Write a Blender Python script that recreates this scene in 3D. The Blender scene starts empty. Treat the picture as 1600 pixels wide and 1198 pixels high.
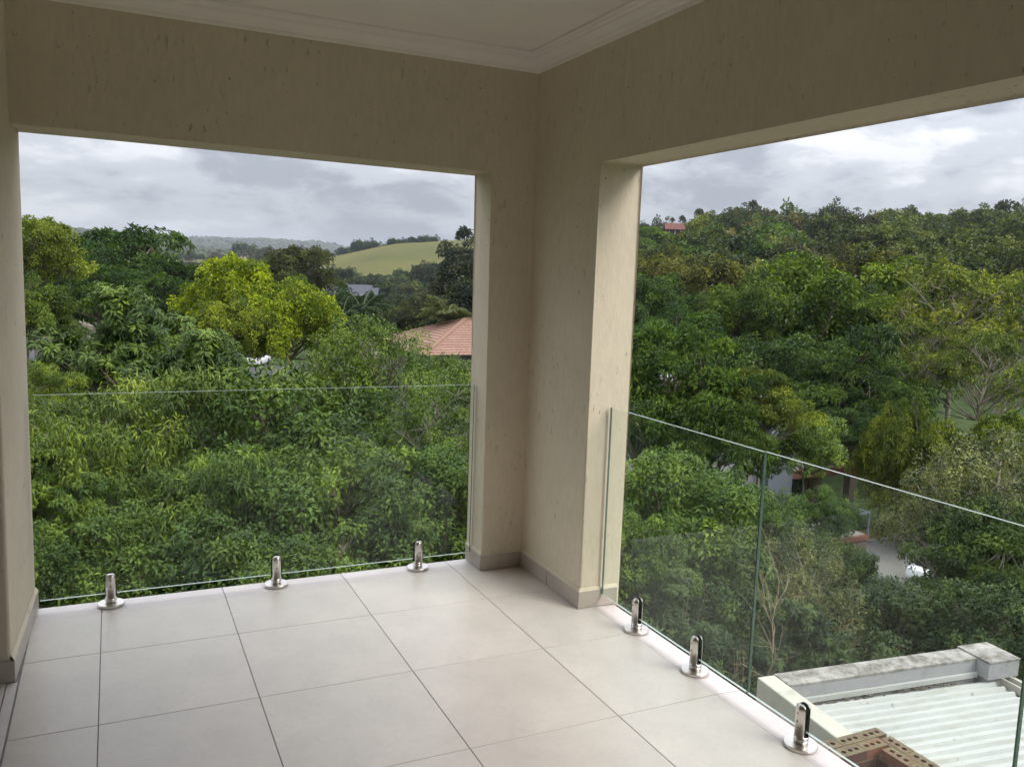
import bpy, bmesh, math, random
import numpy as np
from mathutils import Vector, Matrix, Euler

random.seed(7)
rng = np.random.default_rng(7)
scene = bpy.context.scene
COL = scene.collection
R_ = math.radians

# ------------------------------------------------------------------ camera
CAM = np.array([0.079, -3.812, 1.636])
FPX = 1325.66                      # focal length in pixels of the 1600 px wide photograph
YAW, PITCH, ROLL = 25.29, -7.14, 2.02
_y, _p, _r = R_(YAW), R_(PITCH), R_(ROLL)
FWD = np.array([math.sin(_y)*math.cos(_p), math.cos(_y)*math.cos(_p), math.sin(_p)])
_r0 = np.array([math.cos(_y), -math.sin(_y), 0.0])
_u0 = np.cross(_r0, FWD)
RGT = math.cos(_r)*_r0 + math.sin(_r)*_u0
UPV = -math.sin(_r)*_r0 + math.cos(_r)*_u0
cd = bpy.data.cameras.new('camera')
cam = bpy.data.objects.new('camera', cd)
COL.objects.link(cam)
cd.sensor_width = 36.0
cd.lens = 36.0*FPX/1600.0
cd.clip_start = 0.05
cd.clip_end = 12000
cam.matrix_world = Matrix(((RGT[0], UPV[0], -FWD[0], CAM[0]), (RGT[1], UPV[1], -FWD[1], CAM[1]),
                           (RGT[2], UPV[2], -FWD[2], CAM[2]), (0, 0, 0, 1)))
scene.camera = cam

# ------------------------------------------------------------------ sky, sun, exposure
SUN_EL, SUN_AZ = 44.0, 142.0        # azimuth clockwise from +Y: behind the camera, to the right
world = bpy.data.worlds.new('World')
scene.world = world
world.use_nodes = True
wt = world.node_tree
wt.nodes.clear()
def WN(t, **k):
    n = wt.nodes.new(t)
    for a, v in k.items(): setattr(n, a, v)
    return n
def wmath(op, a, b=None, clamp=False):
    n = WN('ShaderNodeMath', operation=op, use_clamp=clamp)
    for i, v in enumerate((a, b)):
        if v is None: continue
        if isinstance(v, (int, float)): n.inputs[i].default_value = v
        else: wt.links.new(v, n.inputs[i])
    return n.outputs[0]
sky = WN('ShaderNodeTexSky', sky_type='NISHITA')
sky.sun_disc = False
sky.sun_elevation = R_(SUN_EL)
sky.sun_rotation = R_(SUN_AZ)
tc = WN('ShaderNodeTexCoord')
sep = WN('ShaderNodeSeparateXYZ')
wt.links.new(tc.outputs['Generated'], sep.inputs[0])
zc = wmath('MAXIMUM', sep.outputs[2], 0.0)
def wnoise(sc, detail, rough, dist, off):
    mp = WN('ShaderNodeMapping')
    mp.inputs['Location'].default_value = off
    mp.inputs['Scale'].default_value = sc
    wt.links.new(tc.outputs['Generated'], mp.inputs['Vector'])
    n = WN('ShaderNodeTexNoise')
    n.inputs['Scale'].default_value = 1.0
    n.inputs['Detail'].default_value = detail
    n.inputs['Roughness'].default_value = rough
    n.inputs['Distortion'].default_value = dist
    wt.links.new(mp.outputs[0], n.inputs['Vector'])
    return n.outputs['Fac']
n1 = wnoise((5.0, 5.0, 14.0), 8.0, 0.55, 0.35, (3.1, 1.7, 0))
n2 = wnoise((11.0, 11.0, 30.0), 7.0, 0.58, 0.25, (7.7, 4.2, 2.0))
cl = wmath('ADD', wmath('MULTIPLY', n1, 0.58), wmath('MULTIPLY', n2, 0.42))
ramp = WN('ShaderNodeValToRGB')
ramp.color_ramp.interpolation = 'EASE'
el = ramp.color_ramp.elements
el[0].position = 0.39; el[0].color = (0.265, 0.283, 0.32, 1)
el[1].position = 0.595; el[1].color = (0.585, 0.592, 0.62, 1)
e = el.new(0.50); e.color = (0.42, 0.436, 0.475, 1)
wt.links.new(cl, ramp.inputs[0])
# an overcast sky is about three times as bright overhead as at the horizon
lift = wmath('ADD', 0.43, wmath('MULTIPLY', zc, 2.75))
vm = WN('ShaderNodeVectorMath', operation='SCALE')
wt.links.new(ramp.outputs[0], vm.inputs[0]); wt.links.new(lift, vm.inputs['Scale'])
b1 = WN('ShaderNodeBackground'); b1.inputs['Strength'].default_value = 0.1
wt.links.new(sky.outputs[0], b1.inputs['Color'])
b2 = WN('ShaderNodeBackground'); b2.inputs['Strength'].default_value = 1.0
wt.links.new(vm.outputs[0], b2.inputs['Color'])
mx = WN('ShaderNodeMixShader'); mx.inputs[0].default_value = 0.96
wt.links.new(b1.outputs[0], mx.inputs[1]); wt.links.new(b2.outputs[0], mx.inputs[2])
wo = WN('ShaderNodeOutputWorld')
wt.links.new(mx.outputs[0], wo.inputs['Surface'])

sd = bpy.data.lights.new('sun', 'SUN')
sd.energy = 1.5
sd.angle = R_(30)
sd.color = (1.0, 0.95, 0.87)
so = bpy.data.objects.new('sun', sd)
COL.objects.link(so)
_sd = Vector((math.sin(R_(SUN_AZ))*math.cos(R_(SUN_EL)), math.cos(R_(SUN_AZ))*math.cos(R_(SUN_EL)), math.sin(R_(SUN_EL))))
so.rotation_euler = _sd.to_track_quat('Z', 'Y').to_euler()
so.location = (20, -20, 40)

vs = scene.view_settings
vs.view_transform = 'Standard'
vs.look = 'None'
vs.exposure = 1.06
vs.gamma = 1.0
vs.use_curve_mapping = False
scene.render.engine = 'CYCLES'
cy_ = scene.cycles
cy_.use_denoising = True
cy_.max_bounces = 8
cy_.diffuse_bounces = 5
cy_.glossy_bounces = 3
cy_.transmission_bounces = 3
cy_.transparent_max_bounces = 10
cy_.use_adaptive_sampling = True
cy_.adaptive_threshold = 0.03
cy_.volume_bounces = 0
cy_.caustics_reflective = False
cy_.caustics_refractive = False
cy_.sample_clamp_indirect = 6.0

# ------------------------------------------------------------------ helpers
def at(px, py, d):
    """world point seen at photo pixel (px,py), d metres deep"""
    return CAM + (FWD + RGT*((px-800.0)/FPX) + UPV*((599.0-py)/FPX))*d
def tag(o, label=None, cat=None, group=None, kind=None):
    if label: o['label'] = label
    if cat: o['category'] = cat
    if group: o['group'] = group
    if kind: o['kind'] = kind
    return o
def empty(name, loc=(0, 0, 0), rz=0.0):
    o = bpy.data.objects.new(name, None)
    o.empty_display_size = 0.2
    o.location = loc
    o.rotation_euler = (0, 0, rz)
    COL.objects.link(o)
    return o
def link(name, me, parent=None, mat=None, loc=None, rot=None, scale=None):
    if mat is not None and len(me.materials) == 0: me.materials.append(mat)
    o = bpy.data.objects.new(name, me)
    COL.objects.link(o)
    if parent is not None: o.parent = parent
    if loc is not None: o.location = loc
    if rot is not None: o.rotation_euler = rot
    if scale is not None: o.scale = scale
    return o
def mesh_np(name, V, Fc, mat=None, tint=None, smooth=False):
    V = np.asarray(V, np.float32); Fc = np.asarray(Fc, np.int32)
    me = bpy.data.meshes.new(name)
    k = Fc.shape[1]
    me.vertices.add(len(V)); me.vertices.foreach_set('co', V.ravel())
    me.loops.add(Fc.size); me.loops.foreach_set('vertex_index', Fc.ravel())
    me.polygons.add(len(Fc))
    me.polygons.foreach_set('loop_start', np.arange(0, Fc.size, k, dtype=np.int32))
    me.update(calc_edges=True)
    me.polygons.foreach_set('use_smooth', np.full(len(Fc), smooth, dtype=bool))
    if tint is not None:
        a = me.attributes.new('tint', 'FLOAT', 'POINT')
        a.data.foreach_set('value', np.asarray(tint, np.float32))
    if mat: me.materials.append(mat)
    return me
def bm_mesh(name, bm, mat=None, smooth=False):
    bmesh.ops.recalc_face_normals(bm, faces=bm.faces)
    me = bpy.data.meshes.new(name)
    bm.to_mesh(me); bm.free()
    if smooth:
        me.polygons.foreach_set('use_smooth', np.ones(len(me.polygons), dtype=bool))
    if mat: me.materials.append(mat)
    return me
def bx(bm, x0, x1, y0, y1, z0, z1, bev=0.0, seg=2, mi=0):
    vs_ = [bm.verts.new(c) for c in ((x0, y0, z0), (x1, y0, z0), (x1, y1, z0), (x0, y1, z0), (x0, y0, z1), (x1, y0, z1), (x1, y1, z1), (x0, y1, z1))]
    fs = [bm.faces.new([vs_[i] for i in f]) for f in ((3, 2, 1, 0), (4, 5, 6, 7), (0, 1, 5, 4), (1, 2, 6, 5), (2, 3, 7, 6), (3, 0, 4, 7))]
    for f in fs: f.material_index = mi
    if bev > 0:
        es = list({e for f in fs for e in f.edges})
        bmesh.ops.bevel(bm, geom=es, offset=bev, segments=seg, affect='EDGES', profile=0.5)
def box_mesh(name, x0, x1, y0, y1, z0, z1, mat=None, bev=0.0, seg=2):
    bm = bmesh.new(); bx(bm, x0, x1, y0, y1, z0, z1, bev, seg)
    return bm_mesh(name, bm, mat)
def prism(bm, pts, axis, a0, a1):
    """extrude a 2D polygon along an axis; pts are the other two coordinates in order"""
    def mk(p, a):
        if axis == 'x': return (a, p[0], p[1])
        if axis == 'y': return (p[0], a, p[1])
        return (p[0], p[1], a)
    A = [bm.verts.new(mk(p, a0)) for p in pts]; B = [bm.verts.new(mk(p, a1)) for p in pts]
    n = len(pts)
    bm.faces.new(A); bm.faces.new(B[::-1])
    for i in range(n): bm.faces.new((A[i], B[i], B[(i+1) % n], A[(i+1) % n]))
    return A, B
def lathe(bm, prof, seg=32, cx=0, cy=0):
    rings = []
    for r, z in prof:
        rings.append([bm.verts.new((cx+r*math.cos(2*math.pi*i/seg), cy+r*math.sin(2*math.pi*i/seg), z)) for i in range(seg)])
    for a, b in zip(rings, rings[1:]):
        for i in range(seg): bm.faces.new((a[i], a[(i+1) % seg], b[(i+1) % seg], b[i]))
    bm.faces.new(rings[0][::-1]); bm.faces.new(rings[-1])
def tubes(paths, sides=6):
    """paths: list of (points Nx3, radii N) -> verts, quads"""
    V, Q = [], []; off = 0
    for P, rad in paths:
        P = np.asarray(P, float); n = len(P)
        T = np.gradient(P, axis=0); T /= np.linalg.norm(T, axis=1)[:, None]+1e-9
        ref = np.array([0.31, 0.95, 0.05]) if abs(T[0, 2]) > 0.8 else np.array([0, 0, 1.0])
        A = np.cross(T, ref); A /= np.linalg.norm(A, axis=1)[:, None]+1e-9
        B = np.cross(T, A)
        ang = np.arange(sides)*2*math.pi/sides
        ring = P[:, None, :] + np.asarray(rad)[:, None, None]*(A[:, None, :]*np.cos(ang)[None, :, None] + B[:, None, :]*np.sin(ang)[None, :, None])
        V.append(ring.reshape(-1, 3))
        i, j = np.meshgrid(np.arange(n-1), np.arange(sides), indexing='ij')
        a = off+i*sides+j; b = off+i*sides+(j+1) % sides
        Q.append(np.stack([a, b, b+sides, a+sides], -1).reshape(-1, 4))
        off += n*sides
    return np.concatenate(V), np.concatenate(Q)

# ------------------------------------------------------------------ materials
def newmat(name):
    m = bpy.data.materials.new(name); m.use_nodes = True
    nt = m.node_tree
    b = nt.nodes['Principled BSDF']
    return m, nt, b
def nd(nt, t, **k):
    n = nt.nodes.new(t)
    for a, v in k.items(): setattr(n, a, v)
    return n
def noise(nt, scale, detail=4, rough=0.5, coords='Object', sc=None, dist=0.0):
    t = nd(nt, 'ShaderNodeTexCoord')
    src = t.outputs[coords]
    if sc:
        mp = nd(nt, 'ShaderNodeMapping'); mp.inputs['Scale'].default_value = sc
        nt.links.new(src, mp.inputs['Vector']); src = mp.outputs[0]
    n = nd(nt, 'ShaderNodeTexNoise')
    n.inputs['Scale'].default_value = scale; n.inputs['Detail'].default_value = detail
    n.inputs['Roughness'].default_value = rough; n.inputs['Distortion'].default_value = dist
    nt.links.new(src, n.inputs['Vector'])
    return n.outputs['Fac']
def rampn(nt, fac, stops):
    r = nd(nt, 'ShaderNodeValToRGB')
    e = r.color_ramp.elements
    while len(e) < len(stops): e.new(0.5)
    for i, (p, c) in enumerate(stops):
        e[i].position = p
        e[i].color = (c, c, c, 1) if isinstance(c, (int, float)) else (*c, 1)
    nt.links.new(fac, r.inputs[0])
    return r.outputs[0]
def mixc(nt, a, b, fac, mode='MIX'):
    n = nd(nt, 'ShaderNodeMix', data_type='RGBA', blend_type=mode)
    for s, v in ((0, fac), (6, a), (7, b)):
        if isinstance(v, (int, float)): n.inputs[s].default_value = v
        elif isinstance(v, tuple): n.inputs[s].default_value = (*v, 1)
        else: nt.links.new(v, n.inputs[s])
    return n.outputs[2]
def bump(nt, b, h, strength=0.3, dist=0.01):
    n = nd(nt, 'ShaderNodeBump'); n.inputs['Strength'].default_value = strength; n.inputs['Distance'].default_value = dist
    nt.links.new(h, n.inputs['Height']); nt.links.new(n.outputs[0], b.inputs['Normal'])
def simple(name, col, rough=0.6, var=0.12, scale=6.0, metal=0.0, bmp=0.0, spec=0.5):
    m, nt, b = newmat(name)
    f = noise(nt, scale, 5, 0.6)
    lo = tuple(c*(1-var) for c in col); hi = tuple(min(1, c*(1+var)) for c in col)
    nt.links.new(rampn(nt, f, [(0.3, lo), (0.7, hi)]), b.inputs['Base Color'])
    b.inputs['Roughness'].default_value = rough; b.inputs['Metallic'].default_value = metal
    b.inputs['Specular IOR Level'].default_value = spec
    if bmp: bump(nt, b, noise(nt, scale*6, 4, 0.6), bmp, 0.004)
    return m

def plaster(name, col):
    """cream scratch plaster: fine trowelled grain with vertical pits dragged through it"""
    m, nt, b = newmat(name)
    g = noise(nt, 38, 5, 0.6, sc=(1, 1, 0.35))
    drag = noise(nt, 48, 4, 0.6, sc=(1, 1, 0.34), dist=0.5)
    pits = rampn(nt, drag, [(0.615, 0.0), (0.67, 1.0)])
    where = rampn(nt, noise(nt, 3.1, 4, 0.6), [(0.42, 0.0), (0.66, 0.85)])
    pm = mixc(nt, (0, 0, 0), pits, where)
    dots = rampn(nt, noise(nt, 42, 3, 0.5, sc=(1, 1, 0.6)), [(0.715, 0.0), (0.745, 0.8)])
    big = rampn(nt, noise(nt, 1.3, 5, 0.6), [(0.3, tuple(c*0.93 for c in col)), (0.7, tuple(min(1, c*1.05) for c in col))])
    fine = mixc(nt, big, rampn(nt, g, [(0.25, 0.80), (0.75, 1.0)]), 0.5, 'MULTIPLY')
    c1 = mixc(nt, fine, tuple(c*0.55 for c in col), pm)
    c2 = mixc(nt, c1, tuple(c*0.38 for c in col), dots)
    nt.links.new(c2, b.inputs['Base Color'])
    b.inputs['Roughness'].default_value = 0.9
    b.inputs['Specular IOR Level'].default_value = 0.15
    hsum = mixc(nt, g, (0, 0, 0), pm)
    bump(nt, b, hsum, 0.5, 0.004)
    return m
M_PLASTER = plaster('cream_plaster', (0.69, 0.612, 0.48))
M_CEIL = simple('ceiling_paint', (0.86, 0.82, 0.755), 0.85, 0.03, 3.0, spec=0.15)
M_CORN = simple('cornice_paint', (0.87, 0.83, 0.765), 0.7, 0.03, 5.0, spec=0.2)

def tile_mat(name, base, rough):
    m, nt, b = newmat(name)
    oi = nd(nt, 'ShaderNodeObjectInfo')
    cl1 = noise(nt, 3.2, 7, 0.62, coords='Object', dist=0.6)
    cl2 = noise(nt, 40, 4, 0.6, coords='Object')
    c = rampn(nt, cl1, [(0.28, tuple(v*0.88 for v in base)), (0.72, tuple(v*1.07 for v in base))])
    c = mixc(nt, c, rampn(nt, cl2, [(0.3, 0.93), (0.7, 1.0)]), 0.6, 'MULTIPLY')
    # faint scuffs and footmarks
    sc = rampn(nt, noise(nt, 8, 7, 0.74, coords='Generated', sc=(0.9, 1.6, 1), dist=1.4), [(0.53, 0.0), (0.74, 0.42)])
    c = mixc(nt, c, tuple(v*0.70 for v in base), sc)
    hv = nd(nt, 'ShaderNodeHueSaturation')
    mr = nd(nt, 'ShaderNodeMapRange'); mr.inputs[3].default_value = 0.97; mr.inputs[4].default_value = 1.03
    nt.links.new(oi.outputs['Random'], mr.inputs[0]); nt.links.new(mr.outputs[0], hv.inputs['Value'])
    nt.links.new(c, hv.inputs['Color'])
    nt.links.new(hv.outputs[0], b.inputs['Base Color'])
    r = rampn(nt, cl1, [(0.3, rough-0.05), (0.7, rough+0.06)])
    nt.links.new(r, b.inputs['Roughness'])
    b.inputs['Specular IOR Level'].default_value = 0.55
    bump(nt, b, noise(nt, 9, 3, 0.5), 0.04, 0.002)
    return m
M_TILE = tile_mat('floor_tile', (0.645, 0.585, 0.535), 0.33)
M_ETILE = tile_mat('edge_tile', (0.64, 0.585, 0.56), 0.38)
M_SKIRT = tile_mat('skirting_tile', (0.47, 0.415, 0.36), 0.4)
M_GROUT = simple('grout', (0.24, 0.228, 0.215), 0.9, 0.15, 30)
M_CONC = simple('concrete', (0.34, 0.33, 0.31), 0.9, 0.2, 4, bmp=0.3)

def glass_mat():
    m = bpy.data.materials.new('clear_glass'); m.use_nodes = True
    nt = m.node_tree; nt.nodes.clear()
    out = nd(nt, 'ShaderNodeOutputMaterial')
    tr = nd(nt, 'ShaderNodeBsdfTransparent'); tr.inputs[0].default_value = (0.945, 0.972, 0.955, 1)
    gl = nd(nt, 'ShaderNodeBsdfGlossy'); gl.inputs['Roughness'].default_value = 0.0; gl.inputs['Color'].default_value = (0.9, 0.95, 0.93, 1)
    fr = nd(nt, 'ShaderNodeFresnel')
    geo = nd(nt, 'ShaderNodeNewGeometry'); mr = nd(nt, 'ShaderNodeMapRange')   # same reflectance leaving the pane as entering it
    mr.inputs[3].default_value = 1.29; mr.inputs[4].default_value = 1/1.29
    nt.links.new(geo.outputs['Backfacing'], mr.inputs[0]); nt.links.new(mr.outputs[0], fr.inputs['IOR'])
    mx = nd(nt, 'ShaderNodeMixShader')
    nt.links.new(fr.outputs[0], mx.inputs[0]); nt.links.new(tr.outputs[0], mx.inputs[1]); nt.links.new(gl.outputs[0], mx.inputs[2])
    # film of dust and dried rain
    df = nd(nt, 'ShaderNodeBsdfDiffuse'); df.inputs[0].default_value = (0.55, 0.58, 0.56, 1)
    f = rampn(nt, noise(nt, 2.2, 6, 0.65, sc=(1, 1, 0.6)), [(0.35, 0.002), (0.8, 0.014)])
    m2 = nd(nt, 'ShaderNodeMixShader')
    nt.links.new(f, m2.inputs[0]); nt.links.new(mx.outputs[0], m2.inputs[1]); nt.links.new(df.outputs[0], m2.inputs[2])
    nt.links.new(m2.outputs[0], out.inputs[0])
    return m
M_GLASS = glass_mat()
def glass_edge(name, ca, cb):
    m, nt, b = newmat(name)
    f = noise(nt, 4, 3, 0.5)
    nt.links.new(rampn(nt, f, [(0.3, ca), (0.7, cb)]), b.inputs['Base Color'])
    b.inputs['Roughness'].default_value = 0.15
    b.inputs['Transmission Weight'].default_value = 0.25
    return m
M_GEDGE_DIM = glass_edge('glass_edge_shaded', (0.08, 0.13, 0.115), (0.13, 0.19, 0.17))  # upright end edges: darker copy, their weaker light put into the colour
M_GEDGE_LIT = glass_edge('glass_edge_lit', (0.36, 0.44, 0.41), (0.46, 0.53, 0.50))  # top and bottom edges: paler copy, brightness from the sky painted in
def steel():
    m, nt, b = newmat('polished_steel')
    b.inputs['Base Color'].default_value = (0.68, 0.65, 0.61, 1)
    b.inputs['Metallic'].default_value = 1.0
    nt.links.new(rampn(nt, noise(nt, 9, 2, 0.4), [(0.3, 0.28), (0.7, 0.33)]), b.inputs['Roughness'])
    return m
M_STEEL = steel()
M_RUBBER = simple('black_rubber', (0.008, 0.008, 0.008), 0.5, 0.2, 20)
M_SCREW = simple('dark_screw', (0.05, 0.045, 0.04), 0.35, 0.2, 40, metal=0.8)

def leaf_mat():
    """leaf colour comes from the tree (object colour); each shoot and leaf varies around it"""
    m = bpy.data.materials.new('leaf'); m.use_nodes = True
    nt = m.node_tree; nt.nodes.clear()
    out = nd(nt, 'ShaderNodeOutputMaterial')
    oi = nd(nt, 'ShaderNodeObjectInfo')
    at_ = nd(nt, 'ShaderNodeAttribute'); at_.attribute_name = 'tint'
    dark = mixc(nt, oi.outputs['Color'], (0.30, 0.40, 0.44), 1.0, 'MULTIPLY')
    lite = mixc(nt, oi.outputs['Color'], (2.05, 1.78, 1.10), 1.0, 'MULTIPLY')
    c = mixc(nt, dark, lite, at_.outputs['Fac'])  # wide range: leaf variation plus painted highlight and shade between clumps
    pb = nd(nt, 'ShaderNodeBsdfPrincipled')
    nt.links.new(c, pb.inputs['Base Color'])
    pb.inputs['Roughness'].default_value = 0.52
    pb.inputs['Specular IOR Level'].default_value = 0.28
    tl = nd(nt, 'ShaderNodeBsdfTranslucent')
    ct = mixc(nt, c, (1.5, 1.7, 0.6), 1.0, 'MULTIPLY')
    nt.links.new(ct, tl.inputs[0])
    mx = nd(nt, 'ShaderNodeMixShader'); mx.inputs[0].default_value = 0.19
    nt.links.new(pb.outputs[0], mx.inputs[1]); nt.links.new(tl.outputs[0], mx.inputs[2])
    nt.links.new(mx.outputs[0], out.inputs[0])
    return m
M_LEAF = leaf_mat()
M_BARK = simple('grey_brown_bark', (0.13, 0.105, 0.08), 0.9, 0.35, 9, bmp=0.5)
M_PBARK = simple('pale_bark', (0.30, 0.265, 0.20), 0.85, 0.25, 9, bmp=0.4)
M_TWIG = simple('dry_twigs', (0.26, 0.20, 0.135), 0.9, 0.3, 9)

def terrain_mat():
    m, nt, b = newmat('hill_ground')
    f = noise(nt, 0.05, 8, 0.6, coords='Object')
    f2 = noise(nt, 1.4, 6, 0.7, coords='Object')
    c = rampn(nt, f, [(0.3, (0.028, 0.048, 0.018)), (0.5, (0.04, 0.065, 0.02)), (0.7, (0.065, 0.085, 0.03))])
    c = mixc(nt, c, rampn(nt, f2, [(0.3, 0.55), (0.7, 1.2)]), 1.0, 'MULTIPLY')
    nt.links.new(c, b.inputs['Base Color'])
    b.inputs['Roughness'].default_value = 0.95
    b.inputs['Specular IOR Level'].default_value = 0.1
    bump(nt, b, f2, 0.8, 0.2)
    return m
M_TERR = terrain_mat()
def field_mat():
    m, nt, b = newmat('mown_field')
    f = noise(nt, 0.035, 6, 0.6, coords='Object')
    f2 = noise(nt, 0.5, 5, 0.7, coords='Object', sc=(0.3, 1.5, 1))
    c = rampn(nt, f, [(0.3, (0.070, 0.076, 0.022)), (0.7, (0.108, 0.103, 0.031))])
    c = mixc(nt, c, rampn(nt, f2, [(0.3, 0.82), (0.7, 1.1)]), 0.8, 'MULTIPLY')
    nt.links.new(c, b.inputs['Base Color'])
    b.inputs['Roughness'].default_value = 0.95
    b.inputs['Specular IOR Level'].default_value = 0.1
    return m
M_FIELD = field_mat()

# ------------------------------------------------------------------ terrain
AZC = [-70, -40, -4, 5, 12, 18, 23, 29, 34, 45, 56, 75, 110]
RC = [0, 12, 20, 30, 50, 80, 120, 200, 300, 420, 600, 1000, 1600, 2500, 4000, 9000]
ZT = [
 [-6.5, -6.5, -6.8, -7.0, -7.4, -7.6, -8, -6, -2, 3, 8, 30, 40, 70, 60, 30],
 [-6.5, -6.5, -6.8, -7.0, -7.4, -7.6, -8, -6, -2, 3, 8, 34, 40, 70, 60, 30],
 [-6.5, -6.5, -7.0, -7.2, -6.8, -5.8, -6, -6, -2, 2, 6, 34, 36, 70, 60, 30],
 [-6.5, -6.5, -7.0, -7.5, -7.5, -7.6, -9, -10, -6, 1, 5, 18, 25, 66, 60, 30],
 [-6.5, -6.5, -7.0, -7.5, -7.5, -7.6, -9, -10, -1, 6.5, 1, 4, 20, 64, 60, 30],
 [-6.5, -6.5, -7.0, -7.5, -7.5, -7.8, -10, -9, 1, 15.5, 5, 4, 8, 40, 50, 30],
 [-6.5, -6.5, -7.0, -7.5, -7.5, -7.8, -9, -6, 4, 19, 12, 8, 8, 30, 40, 30],
 [-6.5, -6.5, -7.0, -7.5, -7.4, -6.5, -4, 4, 6, 12, 10, 8, 8, 20, 30, 30],
 [-6.5, -6.5, -7.0, -7.5, -7.0, -4.4, 0.4, 8.2, 7, 5, 5, 5, 5, 20, 30, 30],
 [-6.5, -6.5, -7.0, -7.6, -6.6, -4.2, 0.9, 8.8, 7.5, 5, 5, 5, 5, 20, 30, 30],
 [-6.5, -6.5, -7.0, -7.6, -6.4, -3.8, 1.0, 8.8, 7.5, 5, 5, 5, 5, 20, 30, 30],
 [-6.5, -6.5, -7.0, -7.6, -6.4, -3.8, 1.0, 8.8, 7.5, 5, 5, 5, 5, 20, 30, 30],
 [-6.5, -6.5, -7.0, -7.2, -6.8, -5, -3, 2, 4, 5, 5, 5, 5, 20, 30, 30]]
ZT = np.array(ZT, float)
def ground_z(x, y):
    x = np.asarray(x, float); y = np.asarray(y, float)
    az = np.degrees(np.arctan2(x-CAM[0], y-CAM[1])); r = np.hypot(x-CAM[0], y-CAM[1])
    az = np.where(az > 160, 160, np.where(az < -120, -120, az))
    def idx(v, T):
        T = np.asarray(T, float)
        v = np.clip(v, T[0], T[-1])
        i = np.clip(np.searchsorted(T, v, side='right')-1, 0, len(T)-2)
        t = (v-T[i])/(T[i+1]-T[i])
        return i, t*t*(3-2*t)*0.5+t*0.5
    i, t = idx(az, AZC); j, u = idx(r, RC)
    z = (ZT[i, j]*(1-t)+ZT[i+1, j]*t)*(1-u)+(ZT[i, j+1]*(1-t)+ZT[i+1, j+1]*t)*u
    wob = np.sin(x*0.031+1.3)*np.cos(y*0.027)*np.clip((r-60)/300, 0, 1)*1.2
    far = (np.sin(x*0.0041+0.6)*np.sin(y*0.0033+1.0)*9+np.sin(x*0.011+y*0.004)*4)*np.clip((r-700)/900, 0, 1)
    return z+wob+far
def gz(x, y): return float(ground_z(x, y))

nr, na = 90, 240
rr = np.concatenate([[0.0], np.geomspace(4, 9000, nr-1)])
aa = np.linspace(-180, 180, na, endpoint=False)
RRg, AAg = np.meshgrid(rr, np.radians(aa), indexing='ij')
TX = CAM[0]+RRg*np.sin(AAg); TY = CAM[1]+RRg*np.cos(AAg)
TV = np.stack([TX, TY, ground_z(TX, TY)], -1).reshape(-1, 3)
i, j = np.meshgrid(np.arange(nr-1), np.arange(na), indexing='ij')
TQ = np.stack([i*na+j, (i+1)*na+j, (i+1)*na+(j+1) % na, i*na+(j+1) % na], -1).reshape(-1, 4)
terrain = link('terrain', mesh_np('terrain', TV, TQ, M_TERR, smooth=True))
tag(terrain, 'wooded ground falling from the house and rising to hills', kind='structure')

def terrain_patch(name, rows, mat, lift, label, kind='structure'):
    """sheet that follows the ground; rows = lists of world XY"""
    A = np.array(rows, float)
    n, m_ = A.shape[:2]
    V = np.concatenate([A.reshape(-1, 2), (ground_z(A[..., 0], A[..., 1])+lift).reshape(-1, 1)], 1)
    i, j = np.meshgrid(np.arange(n-1), np.arange(m_-1), indexing='ij')
    Q = np.stack([i*m_+j, i*m_+j+1, (i+1)*m_+j+1, (i+1)*m_+j], -1).reshape(-1, 4)
    o = link(name, mesh_np(name, V, Q, mat, smooth=True))
    return tag(o, label, kind=kind)
def polar_rows(az0, az1, r0, r1, na=40, nr=30):
    out = []
    for r in np.linspace(r0, r1, nr):
        out.append([(CAM[0]+r*math.sin(R_(a)), CAM[1]+r*math.cos(R_(a))) for a in np.linspace(az0, az1, na)])
    return out
terrain_patch('field', polar_rows(11.6, 24.5, 262, 432), M_FIELD, 0.5, 'mown yellow-green field on the hill beyond the left opening')
terrain_patch('meadow', polar_rows(1.0, 9.5, 470, 640), M_FIELD, 0.6, 'pale green meadow strip below the far left woods')

# ------------------------------------------------------------------ the balcony
INX, INY, OUX, OUY = 2.165, 0.40, 2.40, 0.63
SOF, CEI = 2.195, 2.80
JX, JY = 1.918, -0.275
BACKY = -5.0
floor = link('balcony_floor', box_mesh('balcony_floor', -0.30, 2.362, BACKY, 0.617, -0.22, -0.0095, M_GROUT))
tag(floor, kind='structure')
link('grout', box_mesh('grout', -0.30, 2.243, BACKY, 0.453, -0.0094, -0.0022, M_GROUT), floor)
XS = [-0.284, 0.0, 0.558, 1.175, 1.784]
XE0, XE1 = 2.245, 2.370
YS = [0.0, -0.625, -1.253, -1.878, -2.503, -3.128, -3.753, -4.378, BACKY]
YE0, YE1 = 0.455, 0.626
def tile(x0, x1, y0, y1, nm='tile', mat=M_TILE, par=floor, drop=(0, 0, 0, 0)):
    g = 0.0019
    x0 += g; x1 -= g; y0 += g; y1 -= g
    cx_, cy_2 = (x0+x1)/2, (y0+y1)/2
    bm = bmesh.new()
    b = 0.0003
    lo = [(x0, y0), (x1, y0), (x1, y1), (x0, y1)]
    hi = [(x0+b, y0+b), (x1-b, y0+b), (x1-b, y1-b), (x0+b, y1-b)]
    a = [bm.verts.new((p[0]-cx_, p[1]-cy_2, -0.0115)) for p in lo]
    m1 = [bm.verts.new((p[0]-cx_, p[1]-cy_2, -b-d)) for p, d in zip(lo, drop)]
    t = [bm.verts.new((p[0]-cx_, p[1]-cy_2, -d)) for p, d in zip(hi, drop)]
    for u, v in ((a, m1), (m1, t)):
        for k in range(4): bm.faces.new((u[k], u[(k+1) % 4], v[(k+1) % 4], v[k]))
    bm.faces.new(t); bm.faces.new(a[::-1])
    return link(nm, bm_mesh(nm, bm, mat), par, loc=(cx_, cy_2, 0))
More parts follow.
